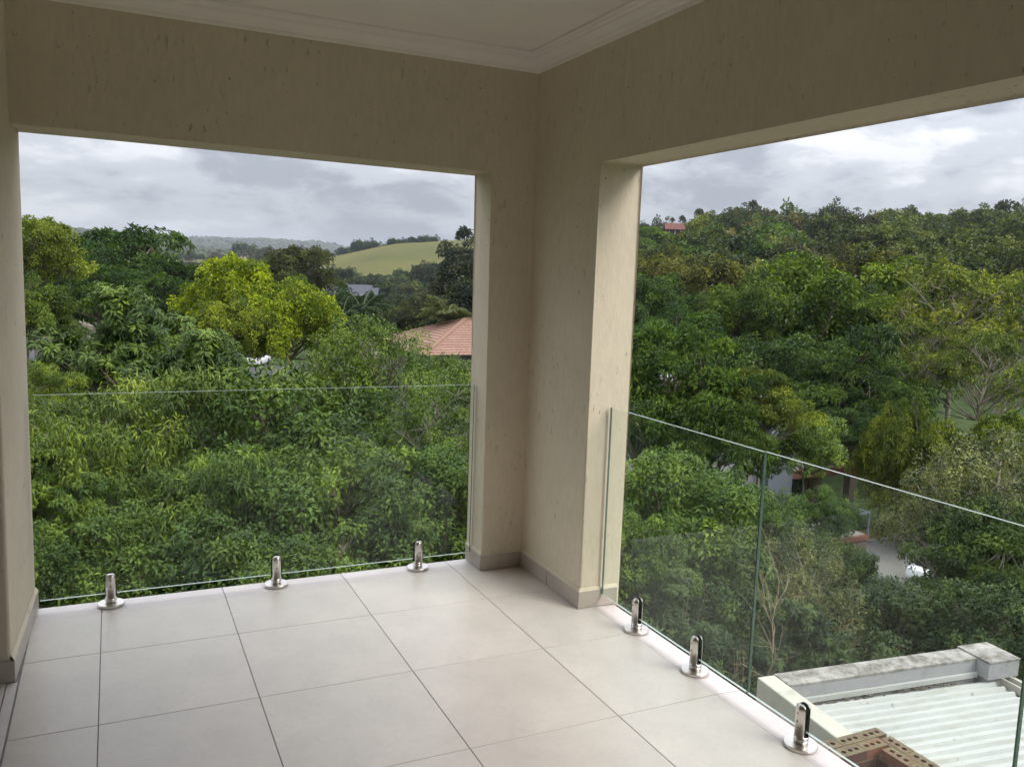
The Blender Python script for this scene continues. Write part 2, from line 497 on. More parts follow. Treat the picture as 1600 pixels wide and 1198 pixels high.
cols_ = list(zip(XS, XS[1:]+[XE0]))
rows_ = list(zip(YS[1:], YS[:-1]))
for (x0, x1) in cols_:
    tile(x0, x1, YS[0], YE0)
    tile(x0, x1, YE0+0.0002-0.003, YE1, 'edge_tile', M_ETILE, drop=(0, 0, 0.006, 0.006))
    for (y0, y1) in rows_: tile(x0, x1, y0, y1)
for (y0, y1) in rows_+[(YS[0], YE0)]:
    tile(XE0-0.003, XE1, y0, y1, 'edge_tile', M_ETILE, drop=(0, 0.006, 0.006, 0))
tile(XE0-0.003, XE1, YE0-0.003, YE1, 'edge_tile', M_ETILE, drop=(0, 0.006, 0.006, 0.006))
# slab under the tiles and the storeys of the house below
sl = link('floor_slab', box_mesh('floor_slab', -6.0, 2.352, -7.5, 0.607, -0.42, -0.225, M_CONC))
tag(sl, kind='structure')
hw = link('lower_house_wall', box_mesh('lower_house_wall', -6.0, 2.20, -7.5, 0.45, -7.2, -0.425, M_PLASTER))
tag(hw, kind='structure')

def bevel_open(bm, test, off=0.012):
    es = [e for e in bm.edges if test(e)]
    if es: bmesh.ops.bevel(bm, geom=es, offset=off, segments=3, affect='EDGES', profile=0.5)
near = lambda a, b, t=1e-4: abs(a-b) < t
# back wall: header beam and corner pillar round the left opening
bm = bmesh.new()
prism(bm, [(-0.60, SOF), (JX, SOF), (JX, -0.02), (OUX, -0.02), (OUX, CEI+0.15), (-0.60, CEI+0.15)], 'y', INY, OUY)
def tb(e):
    v0, v1 = e.verts[0].co, e.verts[1].co
    if near(v0.z, SOF) and near(v1.z, SOF): return True
    return near(v0.x, JX) and near(v1.x, JX)
bevel_open(bm, tb)
wb = tag(link('wall_back', bm_mesh('wall_back', bm, M_PLASTER)), kind='structure')
# right wall: header beam and return of the corner pillar
bm = bmesh.new()
prism(bm, [(INY, CEI+0.15), (INY, -0.02), (JY, -0.02), (JY, SOF), (-3.7, SOF), (-3.7, -0.02), (BACKY, -0.02), (BACKY, CEI+0.15)], 'x', INX, OUX)
def tr_(e):
    v0, v1 = e.verts[0].co, e.verts[1].co
    if near(v0.z, SOF) and near(v1.z, SOF): return True
    return near(v0.y, JY) and near(v1.y, JY)
bevel_open(bm, tr_)
wr = tag(link('wall_right', bm_mesh('wall_right', bm, M_PLASTER)), kind='structure')
# left wall: short stub beside the opening, lintel over the doorway into the room
bm = bmesh.new()
STY = -0.155
prism(bm, [(-0.283, OUY), (-0.310, STY), (-0.56, STY), (-0.56, OUY)], 'z', -0.02, SOF)
bevel_open(bm, lambda e: abs(e.verts[0].co.z-e.verts[1].co.z) > 1 and max(e.verts[0].co.x, e.verts[1].co.x) > -0.4)
wl = tag(link('wall_left', bm_mesh('wall_left', bm, M_PLASTER)), kind='structure')
wl2 = link('wall_left_lintel', box_mesh('wall_left_lintel', -0.56, -0.30, BACKY, INY, SOF+0.002, CEI+0.15, M_PLASTER), None)
tag(wl2, kind='structure')
wl3 = tag(link('wall_left_rear', box_mesh('wall_left_rear', -0.56, -0.30, BACKY, -4.1, 0.0, SOF, M_PLASTER)), kind='structure')
wk = tag(link('wall_rear', box_mesh('wall_rear', -6.0, OUX, BACKY-0.25, BACKY-0.002, -0.02, CEI+0.15, M_PLASTER)), kind='structure')
# ceiling with a stepped cornice
ce = tag(link('ceiling', box_mesh('ceiling', -0.31, INX+0.01, BACKY, INY+0.01, CEI, CEI+0.12, M_CEIL)), kind='structure')
prof = [(0.0, 0.0), (0.006, 0.0), (0.010, 0.008), (0.012, 0.018), (0.020, 0.022), (0.030, 0.034), (0.047, 0.046), (0.062, 0.052), (0.066, 0.060), (0.078, 0.064), (0.084, 0.072), (0.096, 0.074), (0.099, 0.0845)]
x0c, x1c, y0c, y1c = -0.30, INX, BACKY, INY
bm = bmesh.new()
rings = []
for (o_, z_) in prof:
    z = CEI-0.0845+z_ - 0.0005
    rings.append([bm.verts.new(c) for c in ((x0c+o_, y0c+o_, z), (x1c-o_, y0c+o_, z), (x1c-o_, y1c-o_, z), (x0c+o_, y1c-o_, z))])
for a, b in zip(rings, rings[1:]):
    for k in range(4): bm.faces.new((a[k], a[(k+1) % 4], b[(k+1) % 4], b[k]))
link('cornice', bm_mesh('cornice', bm, M_CORN), ce)
# the room behind the doorway on the left
M_ROOM = simple('room_paint', (0.60, 0.55, 0.47), 0.85, 0.05, 3)
rf = tag(link('room_floor', box_mesh('room_floor', -6.0, -0.304, BACKY, OUY-0.2, -0.22, -0.0095, M_GROUT)), kind='structure')
for yi in range(9):
    for xi in range(9):
        xa = -0.327-(xi+1)*0.61; xb = -0.327-xi*0.61
        ya = -0.47-(yi)*0.61; yb = ya+0.61
        if ya < BACKY or xa < -6: continue
        tile(xa, xb, ya, yb, 'tile', M_TILE, rf)
tile(-0.326, -0.288, BACKY, STY-0.012, 'threshold_strip', M_ETILE, rf)
tag(link('room_wall_far', box_mesh('room_wall_far', -6.2, -6.0, BACKY, OUY, -0.1, CEI, M_ROOM)), kind='structure')
tag(link('room_wall_end', box_mesh('room_wall_end', -6.0, -0.565, OUY-0.2, OUY-0.01, -0.1, CEI, M_ROOM)), kind='structure')
tag(link('room_ceiling', box_mesh('room_ceiling', -6.2, -0.565, BACKY, OUY, CEI-0.1, CEI+0.1, M_ROOM)), kind='structure')
# skirting of cut tiles, each its own piece
SH, ST = 0.088, 0.011
def skirt(par, x0, x1, y0, y1):
    link('skirting_tile', box_mesh('skirting_tile', x0, x1, y0, y1, 0.0012, SH, M_SKIRT, 0.0015, 1), par)
skirt(wb, JX-ST, JX-0.0005, INY-ST+0.001, OUY-0.012)
skirt(wb, JX-ST, INX-ST-0.001, INY-ST, INY-0.0005)
skirt(wr, INX-ST, INX-0.0005, 0.062, INY-0.001)
skirt(wr, INX-ST, INX-0.0005, JY+0.0005, 0.059)
skirt(wr, INX-ST, OUX-0.02, JY-ST, JY-0.0005)
bm = bmesh.new()
prism(bm, [(-0.270, OUY-0.01), (-0.297, STY-ST), (-0.3095, STY-ST), (-0.2835, OUY-0.01)], 'z', 0.0012, SH)
link('skirting_tile', bm_mesh('skirting_tile', bm, M_SKIRT), wl)
skirt(wl, -0.56, -0.298, STY-ST-0.001, STY-0.0005)
# sloping plaster fillet on top of the skirting
def fillet(par, pts):
    bm = bmesh.new()
    A = [bm.verts.new(p) for p in pts]
    bm.faces.new(A[:4]); 
    return link('plaster_fillet', bm_mesh('plaster_fillet', bm, M_PLASTER), par)
fh = 0.018
fillet(wb, [(JX-ST, INY-ST, SH), (INX-ST, INY-ST, SH), (INX, INY-0.001, SH+fh), (JX, INY-0.001, SH+fh)])
fillet(wb, [(JX-ST, OUY-0.012, SH), (JX-ST, INY-ST, SH), (JX-0.001, INY, SH+fh), (JX-0.001, OUY-0.012, SH+fh)])
fillet(wr, [(INX-ST, INY-ST, SH), (INX-ST, JY-ST, SH), (INX-0.001, JY, SH+fh), (INX-0.001, INY, SH+fh)])
fillet(wr, [(INX-ST, JY-ST, SH), (OUX-0.02, JY-ST, SH), (OUX-0.02, JY-0.001, SH+fh), (INX, JY-0.001, SH+fh)])
fillet(wl, [(-0.270, OUY-0.01, SH), (-0.297, STY-ST, SH), (-0.309, STY, SH+fh), (-0.282, OUY-0.01, SH+fh)])

# frameless glass balustrade
GY, GX, GT = 0.548, 2.288, 0.0115
def pane(x0, x1, y0, y1, z0, z1, label):
    cx_, cy_2 = (x0+x1)/2, (y0+y1)/2
    bm = bmesh.new()
    bx(bm, x0-cx_, x1-cx_, y0-cy_2, y1-cy_2, 0, z1-z0)
    thin_x = (x1-x0) < (y1-y0)
    bm.normal_update()
    for f in bm.faces:
        n = f.normal
        main = abs(n.x) > 0.9 if thin_x else abs(n.y) > 0.9
        f.material_index = 0 if main else (1 if abs(n.z) < 0.5 else 2)
    me = bm_mesh('glass_balustrade', bm)
    me.materials.append(M_GLASS); me.materials.append(M_GEDGE_DIM); me.materials.append(M_GEDGE_LIT)
    o = link('glass_balustrade', me, loc=(cx_, cy_2, z0))
    return tag(o, label, 'balustrade', 'frameless balustrade panes')
pane(-0.258, JX-0.012, GY-GT/2, GY+GT/2, 0.060, 1.030, 'clear glass balustrade pane across the left opening, held by three spigots')
pane(GX-GT/2, GX+GT/2, -1.384, JY-0.016, 0.064, 1.018, 'clear glass balustrade pane beside the corner pillar in the right opening')
pane(GX-GT/2, GX+GT/2, -2.440, -1.390, 0.064, 1.020, 'clear glass balustrade pane in front of the white corrugated roof')
pane(GX-GT/2, GX+GT/2, -3.600, -2.446, 0.064, 1.020, 'clear glass balustrade pane at the right edge of the picture')

def spigot_meshes():
    bm = bmesh.new(); lathe(bm, [(0.056, 0.0), (0.0595, 0.001), (0.0595, 0.0105), (0.058, 0.0125), (0.027, 0.0135)], 40)
    base = bm_mesh('base_plate', bm, M_STEEL)
    bm = bmesh.new()
    lathe(bm, [(0.0235, 0.0136), (0.0235, 0.0165), (0.0255, 0.0175), (0.0255, 0.040)], 32)
    for s in (1, -1):
        rg = []
        for r, z in ((0.0255, 0.040), (0.0255, 0.137), (0.0243, 0.146), (0.0215, 0.1525), (0.017, 0.157), (0.012, 0.159)):
            h = 0.0085; a0 = math.asin(min(0.98, h/r)); n = 14
            ring = [bm.verts.new((r*math.cos(a0+(math.pi-2*a0)*k/n), s*r*math.sin(a0+(math.pi-2*a0)*k/n), z)) for k in range(n+1)]
            rg.append(ring)
        for a, b in zip(rg, rg[1:]):
            for k in range(len(a)): bm.faces.new((a[k], a[(k+1) % len(a)], b[(k+1) % len(a)], b[k]))
        bm.faces.new(rg[-1]); bm.faces.new(rg[0])
    post = bm_mesh('post', bm, M_STEEL)
    post.polygons.foreach_set('use_smooth', [len(p.vertices) == 4 and abs(p.normal.z) < 0.9 for p in post.polygons])
    bm = bmesh.new()
    arch = [(-0.0262, 0.042), (0.0262, 0.042), (0.0262, 0.138)]+[(0.0262*math.cos(t), 0.138+0.0235*math.sin(t)) for t in np.linspace(0.15, math.pi-0.15, 12)]+[(-0.0262, 0.138)]
    prism(bm, arch, 'y', 0.0061, 0.0084)
    gk = bm_mesh('gasket', bm, M_RUBBER)
    bm = bmesh.new(); lathe(bm, [(0.0034, -0.001), (0.0034, 0.0006), (0.002, 0.0007), (0.0018, -0.0004)], 12)
    sc = bm_mesh('screw', bm, M_SCREW)
    return base, post, gk, sc
SP = spigot_meshes()
def spigot(x, y, rz, label):
    t = empty('glass_spigot', (x, y, 0.0006), rz)
    tag(t, label, 'spigot', 'steel glass spigots')
    link('base_plate', SP[0], t); link('post', SP[1], t)
    link('gasket', SP[2], t); link('gasket', SP[2], t, rot=(0, 0, math.pi))
    for z in (0.098, 0.128): link('screw', SP[3], t, loc=(0, -0.0254, z), rot=(math.pi/2, 0, 0))
for x, l in ((0.040, 'polished steel spigot at the left wall end of the left glass'), (0.820, 'polished steel spigot in the middle of the left glass'), (1.595, 'polished steel spigot of the left glass nearest the corner pillar')):
    spigot(x, GY, 0, l)
for y, l in ((-0.608, 'polished steel spigot just right of the corner pillar skirting'), (-1.058, 'polished steel spigot left of the joint between two right glass panes'), (-1.675, 'largest polished steel spigot, in front of the white roof')):
    spigot(GX, y, -math.pi/2, l)

# ------------------------------------------------------------------ foliage generators
def leaves(P, D, N, L, W, tint, fold=0.25, bend=0.25, fine=True):
    """P base points, D leaf directions, N leaf normals, L lengths, W widths"""
    S = np.cross(D, N); S /= np.linalg.norm(S, axis=1)[:, None]+1e-9
    N = np.cross(S, D)
    Lc = L[:, None]; Wc = W[:, None]
    n = len(P)
    tip = P+D*Lc-N*(bend*Lc)
    mid = P+D*Lc*0.48
    l = mid+S*Wc*0.5+N*(fold*Wc*0.5); r = mid-S*Wc*0.5+N*(fold*Wc*0.5)
    if fine:
        V = np.stack([P, l, mid, r, tip], 1).reshape(-1, 3)
        b = (np.arange(n)*5)[:, None]
        Fc = (b[:, :, None]+np.array([[0, 2, 1], [0, 3, 2], [1, 2, 4], [2, 3, 4]])[None]).reshape(-1, 3)
        return V, Fc, np.repeat(tint, 5)
    V = np.stack([P, l, tip, r], 1).reshape(-1, 3)
    b = (np.arange(n)*4)[:, None]
    Fc = (b[:, :, None]+np.array([[0, 2, 1], [0, 3, 2]])[None]).reshape(-1, 3)
    return V, Fc, np.repeat(tint, 4)
def unit(v): return v/(np.linalg.norm(v, axis=-1, keepdims=True)+1e-9)

CROWNS = {}
def crown(key, Rc, Hc, lobes, clumps, per, leaf, width, clump_r=0.28, lobe_r=0.42, flat=1.0, droop=0.15, up=0.35,
          rosette=False, fine=True, bark=M_BARK, spiky=0.0, seed=1, hollow=0.35, twigs=2, bend=0.25):
    """foliage of one kind: lobes (boughs) carry clumps (shoots) that carry leaves; plus the limbs inside"""
    g = np.random.default_rng(seed)
    # bough centres, spread evenly over a dome
    k = np.arange(lobes)+0.5
    ph = np.arccos(np.clip(1-1.35*k/lobes, -1, 1)); th = math.pi*(1+5**0.5)*k+g.uniform(0, 6.28)
    q = g.uniform(0.42, 1.0, lobes)
    LC = np.stack([np.cos(th)*np.sin(ph)*q*Rc, np.sin(th)*np.sin(ph)*q*Rc, np.cos(ph)*q*Hc], 1)
    LC += g.normal(0, 0.12*Rc, LC.shape)
    LR = lobe_r*Rc*g.uniform(0.55, 1.4, lobes)
    ncl = np.maximum(3, (clumps*LR**2/np.sum(LR**2)).astype(int))
    C, O, CT = [], [], []
    for c, r, m in zip(LC, LR, ncl):
        d = unit(g.normal(0, 1, (m, 3))+unit(c[None])*0.55+np.array([0, 0, up]))
        rad = r*g.uniform(hollow, 1.08, m)[:, None]
        p = c+d*rad*np.array([1, 1, flat])
        C.append(p); O.append(d); CT.append(np.full(m, g.normal(0.0, 0.12)))
    C = np.concatenate(C); O = np.concatenate(O); CT = np.concatenate(CT)
    m = len(C)
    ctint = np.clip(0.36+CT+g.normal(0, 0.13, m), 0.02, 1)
    shaded = g.random(m) < 0.30                       # random shoots darkened in colour, standing in for shady gaps in the crown
    ctint = np.where(shaded, ctint*0.25, ctint)
    young = (g.random(m) < 0.22) & ~shaded
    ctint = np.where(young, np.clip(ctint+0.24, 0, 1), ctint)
    idx = np.repeat(np.arange(m), per)
    n = len(idx)
    if rosette:
        # leaves radiate from the shoot tip and arch over
        axis = unit(O+np.array([0, 0, 0.7]))[idx]
        rnd = unit(g.normal(0, 1, (n, 3)))
        rad = unit(rnd-axis*np.sum(rnd*axis, 1, keepdims=True))
        D = unit(axis*g.uniform(-0.15, 0.75, n)[:, None]+rad)
        P = C[idx]+axis*g.uniform(-0.5, 0.15, n)[:, None]*clump_r+D*0.15*clump_r
        N = unit(axis+rad*-0.2+g.normal(0, 0.2, (n, 3)))
    else:
        # every shoot is a small dome of leaves, densest on its outer and upper side
        ax_ = unit(O+np.array([0, 0, 0.8]))[idx]
        jd = unit(g.normal(0, 1, (n, 3))+ax_*0.85)
        cs = (clump_r*g.uniform(0.7, 1.35, m))[idx]
        J = jd*(cs*g.uniform(0.45, 1.0, n)**0.6)[:, None]*np.array([1, 1, max(0.4, flat)])
        if spiky: J[:, 2] += np.abs(g.normal(0, spiky, n))*(g.random(m)[idx] < 0.35)
        P = C[idx]+J
        D = unit(jd*0.9+g.normal(0, 0.45, (n, 3))+np.array([0, 0, -0.15-droop]))
        N = unit(np.array([0, 0, 0.8])+jd*0.9+g.normal(0, 0.28, (n, 3)))
    cz = g.uniform(0.72, 1.35, m)[idx]
    L = leaf*cz*g.uniform(0.65, 1.25, n); W = width*cz*g.uniform(0.7, 1.25, n)
    tint = np.clip(ctint[idx]+g.normal(0, 0.10, n), 0, 1)
    V, Fc, T = leaves(P, D, N, L, W, tint, fine=fine, bend=bend+droop)
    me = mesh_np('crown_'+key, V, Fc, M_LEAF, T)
    # limbs
    paths = []
    r0 = 0.026*Rc
    tl = np.linspace(0, 1, 8)
    lead = np.stack([np.cumsum(g.normal(0, 0.035*Rc, 8)), np.cumsum(g.normal(0, 0.035*Rc, 8)), -Hc*0.75+tl*Hc*1.35], 1)
    lead[0, :2] = 0
    paths.append((lead, np.linspace(r0*1.5, r0*0.45, 8)))
    for c, r in zip(LC, LR):
        hz_ = np.hypot(c[0], c[1])
        zs_ = np.clip(c[2]-0.75*hz_-0.1*Hc, -Hc*0.72, Hc*0.5)
        root = np.array([np.interp(zs_, lead[:, 2], lead[:, k]) for k in range(3)])
        mid = root*0.5+c*0.5+np.array([0, 0, -0.12*hz_])+g.normal(0, 0.05*Rc, 3)
        t = np.linspace(0, 1, 6)[:, None]
        pts = (1-t)**2*root+2*t*(1-t)*mid+t*t*c
        paths.append((pts, np.linspace(r0*0.8, r0*0.3, 6)))
        near_ = np.where(np.linalg.norm(C-c, axis=1) < r*1.2)[0]
        for jx in g.permutation(near_)[:twigs*4]:
            st = pts[g.integers(3, 6)]
            en = C[jx]
            md = (st+en)/2+g.normal(0, 0.05*r, 3)
            paths.append((np.stack([st, md, en]), np.array([r0*0.3, r0*0.2, r0*0.07])))
    bv, bq = tubes(paths, 5)
    bme = mesh_np('branches_'+key, bv, bq, bark, smooth=True)
    CROWNS[key] = (me, bme, Rc, Hc, bark)
    return me

# near kinds: leaves drawn one by one
crown('rosette', 2.5, 2.1, 30, 1050, 30, 0.185, 0.056, clump_r=0.22, lobe_r=0.30, rosette=True, seed=3, droop=0.25)
crown('broad', 2.5, 2.2, 32, 560, 44, 0.145, 0.072, clump_r=0.30, lobe_r=0.27, seed=4)
crown('broad_b', 2.5, 2.1, 28, 540, 44, 0.15, 0.072, clump_r=0.32, lobe_r=0.29, seed=14)
crown('willowy', 2.4, 2.2, 32, 580, 52, 0.16, 0.035, clump_r=0.30, lobe_r=0.27, droop=0.5, seed=5, up=0.5)
crown('sprig', 2.2, 2.3, 28, 400, 42, 0.12, 0.05, clump_r=0.25, lobe_r=0.31, spiky=0.30, seed=6, up=0.7, bark=M_PBARK)
# middle distance kinds
crown('tiered', 4.2, 3.4, 36, 620, 44, 0.25, 0.10, clump_r=0.52, lobe_r=0.32, flat=0.42, seed=7, up=0.7, fine=False, bark=M_PBARK, hollow=0.4)
crown('tiered_b', 4.2, 3.2, 32, 600, 44, 0.25, 0.10, clump_r=0.54, lobe_r=0.34, flat=0.45, seed=17, up=0.7, fine=False, bark=M_BARK, hollow=0.4)
crown('dome', 4.6, 3.9, 40, 660, 54, 0.235, 0.125, clump_r=0.55, lobe_r=0.25, seed=8, up=0.8, fine=False)
crown('dome_b', 4.6, 3.6, 34, 620, 54, 0.235, 0.125, clump_r=0.58, lobe_r=0.27, seed=18, up=0.7, fine=False)
crown('open', 4.8, 4.6, 46, 330, 34, 0.26, 0.14, clump_r=0.48, lobe_r=0.25, seed=9, up=0.8, fine=False, bark=M_PBARK, twigs=2)
# far kinds
crown('far_round', 4.0, 3.4, 22, 230, 26, 0.50, 0.28, clump_r=0.62, lobe_r=0.36, seed=10, up=0.6, fine=False, twigs=1)
crown('far_round_b', 4.0, 3.0, 18, 220, 26, 0.50, 0.28, clump_r=0.64, lobe_r=0.40, seed=11, up=0.6, fine=False, twigs=1)
crown('far_gum', 3.4, 4.6, 18, 150, 26, 0.46, 0.24, clump_r=0.60, lobe_r=0.24, flat=0.5, seed=12, up=0.6, fine=False, twigs=2, hollow=0.3)
crown('far_gum_b', 3.6, 4.2, 16, 140, 26, 0.46, 0.24, clump_r=0.62, lobe_r=0.26, flat=0.42, seed=13, up=0.8, fine=False, twigs=2, hollow=0.3)
crown('far_tier', 4.4, 2.8, 24, 230, 26, 0.50, 0.26, clump_r=0.62, lobe_r=0.32, flat=0.45, seed=15, up=0.9, fine=False, twigs=1, hollow=0.4)

def trunk_mesh(h, r, bend, seed):
    g = np.random.default_rng(seed)
    n = 7
    t = np.linspace(0, 1, n)
    a = g.uniform(0, 6.28)
    off = bend*np.sin(t*math.pi*g.uniform(0.6, 1.2))[:, None]*np.array([math.cos(a), math.sin(a)])
    off = off-t[:, None]*off[-1]
    pts = np.concatenate([off, (t*h)[:, None]], 1)
    pts[0, 2] = -0.35
    rad = r*(1-0.45*t); rad[0] *= 1.35
    v, q = tubes([(pts, rad)], 8)
    return mesh_np('trunk', v, q, None, smooth=True)
NT = [0]
UNIT_TRUNK = {}
def tree(kind, px, top, d, width, col, label, group=None, name='tree', cat='tree', sz=1.0, rot=None, base=None, cap=None):
    """tree whose crown top shows at (px, top), d metres deep, width in photo pixels; stands on the ground"""
    NT[0] += 1
    g = random.Random(NT[0]*37+5)
    me, bme, Rc, Hc, bark = CROWNS[kind]
    tp = at(px, top, d)
    s = (width*0.5*d/FPX)/(Rc*1.12)
    return plant(kind, tp[0], tp[1], tp[2], s, col, label, group, name, cat, sz, rot, cap)
def plant(kind, x, y, ztop, s, col, label, group=None, name='tree', cat='tree', sz=1.0, rot=None, cap=None):
    g = random.Random(NT[0]*53+11); NT[0] += 1
    me, bme, Rc, Hc, bark = CROWNS[kind]
    zg = gz(x, y)
    zc = ztop-Hc*1.18*s*sz
    fork = zc-Hc*0.75*s*sz
    if fork < zg+0.15: fork = zg+0.15
    t = empty(name, (x, y, zg))
    tag(t, label, cat, group)
    rz = g.uniform(0, 6.28) if rot is None else rot
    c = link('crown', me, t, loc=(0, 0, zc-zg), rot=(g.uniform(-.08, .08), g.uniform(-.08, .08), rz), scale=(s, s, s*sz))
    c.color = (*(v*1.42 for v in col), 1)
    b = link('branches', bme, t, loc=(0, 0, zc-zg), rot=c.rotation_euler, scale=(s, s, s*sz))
    r0 = max(0.05, 0.05*Rc*s)
    tm = trunk_mesh(fork-zg+0.05, r0, 0.25*s, NT[0])
    tm.materials.append(bark)
    link('trunk', tm, t)
    return t

# colours (linear albedo)
LIME = (0.155, 0.200, 0.012); SPRING = (0.080, 0.114, 0.014); MID = (0.054, 0.092, 0.015); FRESH = (0.068, 0.110, 0.015)
DARK = (0.042, 0.078, 0.018); DEEP = (0.022, 0.045, 0.016); OLIVE = (0.085, 0.092, 0.026); GREYG = (0.060, 0.075, 0.038)
BROWNG = (0.075, 0.072, 0.026); GUM = (0.046, 0.056, 0.036)

# ------------------------------------------------------------------ trees close to the balcony, left opening
tree('willowy', 150, 572, 12.5, 430, SPRING, 'light green tree with drooping narrow leaves behind the left end of the left glass')
tree('willowy', 40, 610, 10.6, 320, SPRING, 'light green narrow-leaved tree filling the lower left corner of the left glass')
tree('willowy', 275, 700, 10.4, 330, FRESH, 'narrow-leaved green tree low behind the second spigot of the left glass')
tree('rosette', 228, 462, 19.0, 320, MID, 'mid green tree with leaves in rosettes, left of the lime tree')
tree('rosette', 330, 528, 17.0, 285, MID, 'rosette-leaved green tree just above the left glass rim, right of its taller twin')
tree('rosette', 120, 535, 20.0, 120, DARK, 'small round dark tree in front of the weathered stone wall')
tree('broad', 440, 585, 13.2, 400, MID, 'dense green tree in the middle of the left glass')
tree('broad_b', 560, 690, 11.0, 380, FRESH, 'bright green bushy tree behind the middle spigot of the left glass')
tree('broad', 400, 745, 10.2, 330, DARK, 'dark green bushy tree low in the middle of the left glass')
tree('sprig', 592, 505, 14.5, 215, FRESH, 'airy tree with upright sprigs in front of the red tiled roof')
tree('sprig', 505, 556, 15.5, 240, SPRING, 'airy yellowish tree left of the upright sprigs near the parked cars')
tree('sprig', 706, 578, 12.5, 230, FRESH, 'light green sprigged tree next to the corner pillar')
tree('broad_b', 690, 700, 10.6, 300, MID, 'green bushy tree behind the spigot nearest the corner pillar')
tree('broad', 180, 800, 9.6, 300, MID, 'low green shrub-like tree at the foot of the left glass, left side')
tree('broad_b', 480, 835, 9.2, 320, MID, 'low green tree at the foot of the left glass, middle')
tree('willowy', 52, 562, 16.5, 150, (0.095, 0.135, 0.014), 'small light green tree between the wall end and the tarmac, left opening')
tree('rosette', 20, 700, 9.8, 260, FRESH, 'green tree showing past the gap beside the left wall')
tree('broad', 692, 556, 22, 120, MID, 'green tree hiding the wall under the tiled roof')
# middle distance, left
tree('dome', 52, 338, 44, 165, (0.115, 0.150, 0.020), 'tall yellow-green tree at the left edge of the left opening')
tree('dome_b', 40, 440, 36, 150, (0.085, 0.125, 0.020), 'green tree below the tall yellow-green one at the left edge')
tree('tiered', 190, 350, 58, 290, (0.036, 0.072, 0.014), 'broad dark green spreading tree left of the lime tree', sz=1.1)
tree('tiered_b', 262, 398, 57, 150, (0.036, 0.070, 0.015), 'dark green tree on the right flank of the broad spreading tree', sz=1.1)
tree('tiered_b', 150, 400, 50, 150, (0.040, 0.080, 0.016), 'dark green tree between the yellow-green and the broad spreading tree')
tree('dome', 378, 398, 32, 190, LIME, 'bright lime green tree in the middle of the left opening')
tree('dome_b', 455, 448, 30, 170, LIME, 'lower right dome of lime foliage beside the bright lime tree')
tree('dome_b', 370, 470, 29, 140, (0.135, 0.170, 0.02), 'lime tree in front of the bright lime tree')
tree('dome', 530, 512, 27, 90, (0.120, 0.155, 0.02), 'small yellow-green tree above the parked cars')
tree('dome', 452, 384, 84, 150, (0.050, 0.062, 0.018), 'dark olive round tree behind the lime tree')
tree('far_round_b', 300, 445, 70, 60, DEEP, 'small dark tree in the gap left of the lime tree')
tree('dome', 655, 460, 62, 130, (0.052, 0.062, 0.030), 'grey-green rounded tree behind the red tiled roof')
tree('dome_b', 605, 475, 66, 90, (0.050, 0.058, 0.030), 'grey-green tree left of its larger neighbour behind the tiled roof')
tree('far_round', 735, 395, 70, 110, (0.024, 0.032, 0.020), 'dark tree against the corner pillar below the field')
tree('far_round_b', 742, 440, 58, 100, (0.024, 0.034, 0.022), 'dark tree beside the palm at the corner pillar')
tree('far_gum', 722, 350, 118, 92, GUM, 'tall gum tree standing above the right end of the field', sz=1.2)
tree('far_gum_b', 738, 365, 112, 60, GUM, 'gum tree partly hidden by the corner pillar')
tree('dome_b', 540, 455, 64, 115, (0.038, 0.062, 0.022), 'glossy dark green tree in front of the grey slate roof')
tree('far_round', 572, 462, 75, 70, (0.03, 0.05, 0.024), 'dark tree left of the grey-green trees near the slate roof')

# ------------------------------------------------------------------ trees close to the balcony, right opening
tree('broad', 1040, 712, 14.0, 310, FRESH, 'bright leafy tree through the right glass beside the corner pillar')
tree('broad_b', 985, 800, 11.5, 200, FRESH, 'green foliage hugging the corner pillar edge low in the right glass')
tree('broad', 1105, 830, 13.0, 300, (0.042, 0.070, 0.017), 'mid green tree low behind the first right glass pane')
tree('rosette', 1010, 900, 11.0, 300, (0.036, 0.060, 0.018), 'green tree low behind the spigot right of the pillar')
tree('broad_b', 1105, 950, 11.8, 230, (0.036, 0.056, 0.018), 'dark green bush low behind the glass joint')
tree('sprig', 1255, 850, 14.0, 200, (0.085, 0.095, 0.040), 'olive brown airy tree right of the glass joint')
tree('rosette', 1255, 945, 11.8, 260, (0.032, 0.054, 0.018), 'dark leafy bush just behind the white roof parapet')
tree('broad', 1400, 915, 14.0, 280, (0.030, 0.050, 0.018), 'dark green tree behind the middle of the white roof parapet')
tree('tiered', 1562, 815, 17.0, 270, (0.058, 0.090, 0.026), 'feathery tree in tiers at the right edge under the glass rim')
tree('tiered_b', 1495, 905, 15.0, 220, (0.036, 0.060, 0.020), 'feathery dark tree right of the driveway')
tree('broad', 1590, 930, 12.5, 260, (0.032, 0.058, 0.018), 'dark green tree at the right edge behind the roof gutter')
tree('sprig', 1545, 685, 20, 260, (0.085, 0.100, 0.045), 'grey olive tree rising above the glass rim at the right edge')
tree('sprig', 1495, 740, 19, 140, (0.080, 0.095, 0.034), 'olive tree left of the grey olive tree at the right edge')
tree('broad_b', 1552, 775, 18, 180, (0.05, 0.08, 0.024), 'green tree beneath the glass rim right of the driveway')
tree('tiered', 1050, 508, 22.5, 290, (0.062, 0.105, 0.020), 'spreading feathery tree beside the corner pillar above the right glass', sz=1.25)
tree('tiered_b', 1120, 585, 21.5, 180, (0.062, 0.100, 0.024), 'feathery tree below the spreading tree, in front of the pale house', sz=1.5)
tree('tiered', 1195, 572, 22.5, 160, (0.110, 0.140, 0.026), 'yellow-green feathery tree above the glass joint', sz=1.2)
tree('broad_b', 1262, 652, 24, 130, (0.095, 0.145, 0.026), 'bright green tree in front of the terrace railing')
tree('broad', 1285, 765, 22, 110, (0.060, 0.105, 0.024), 'green tree below the terrace, seen through the glass')
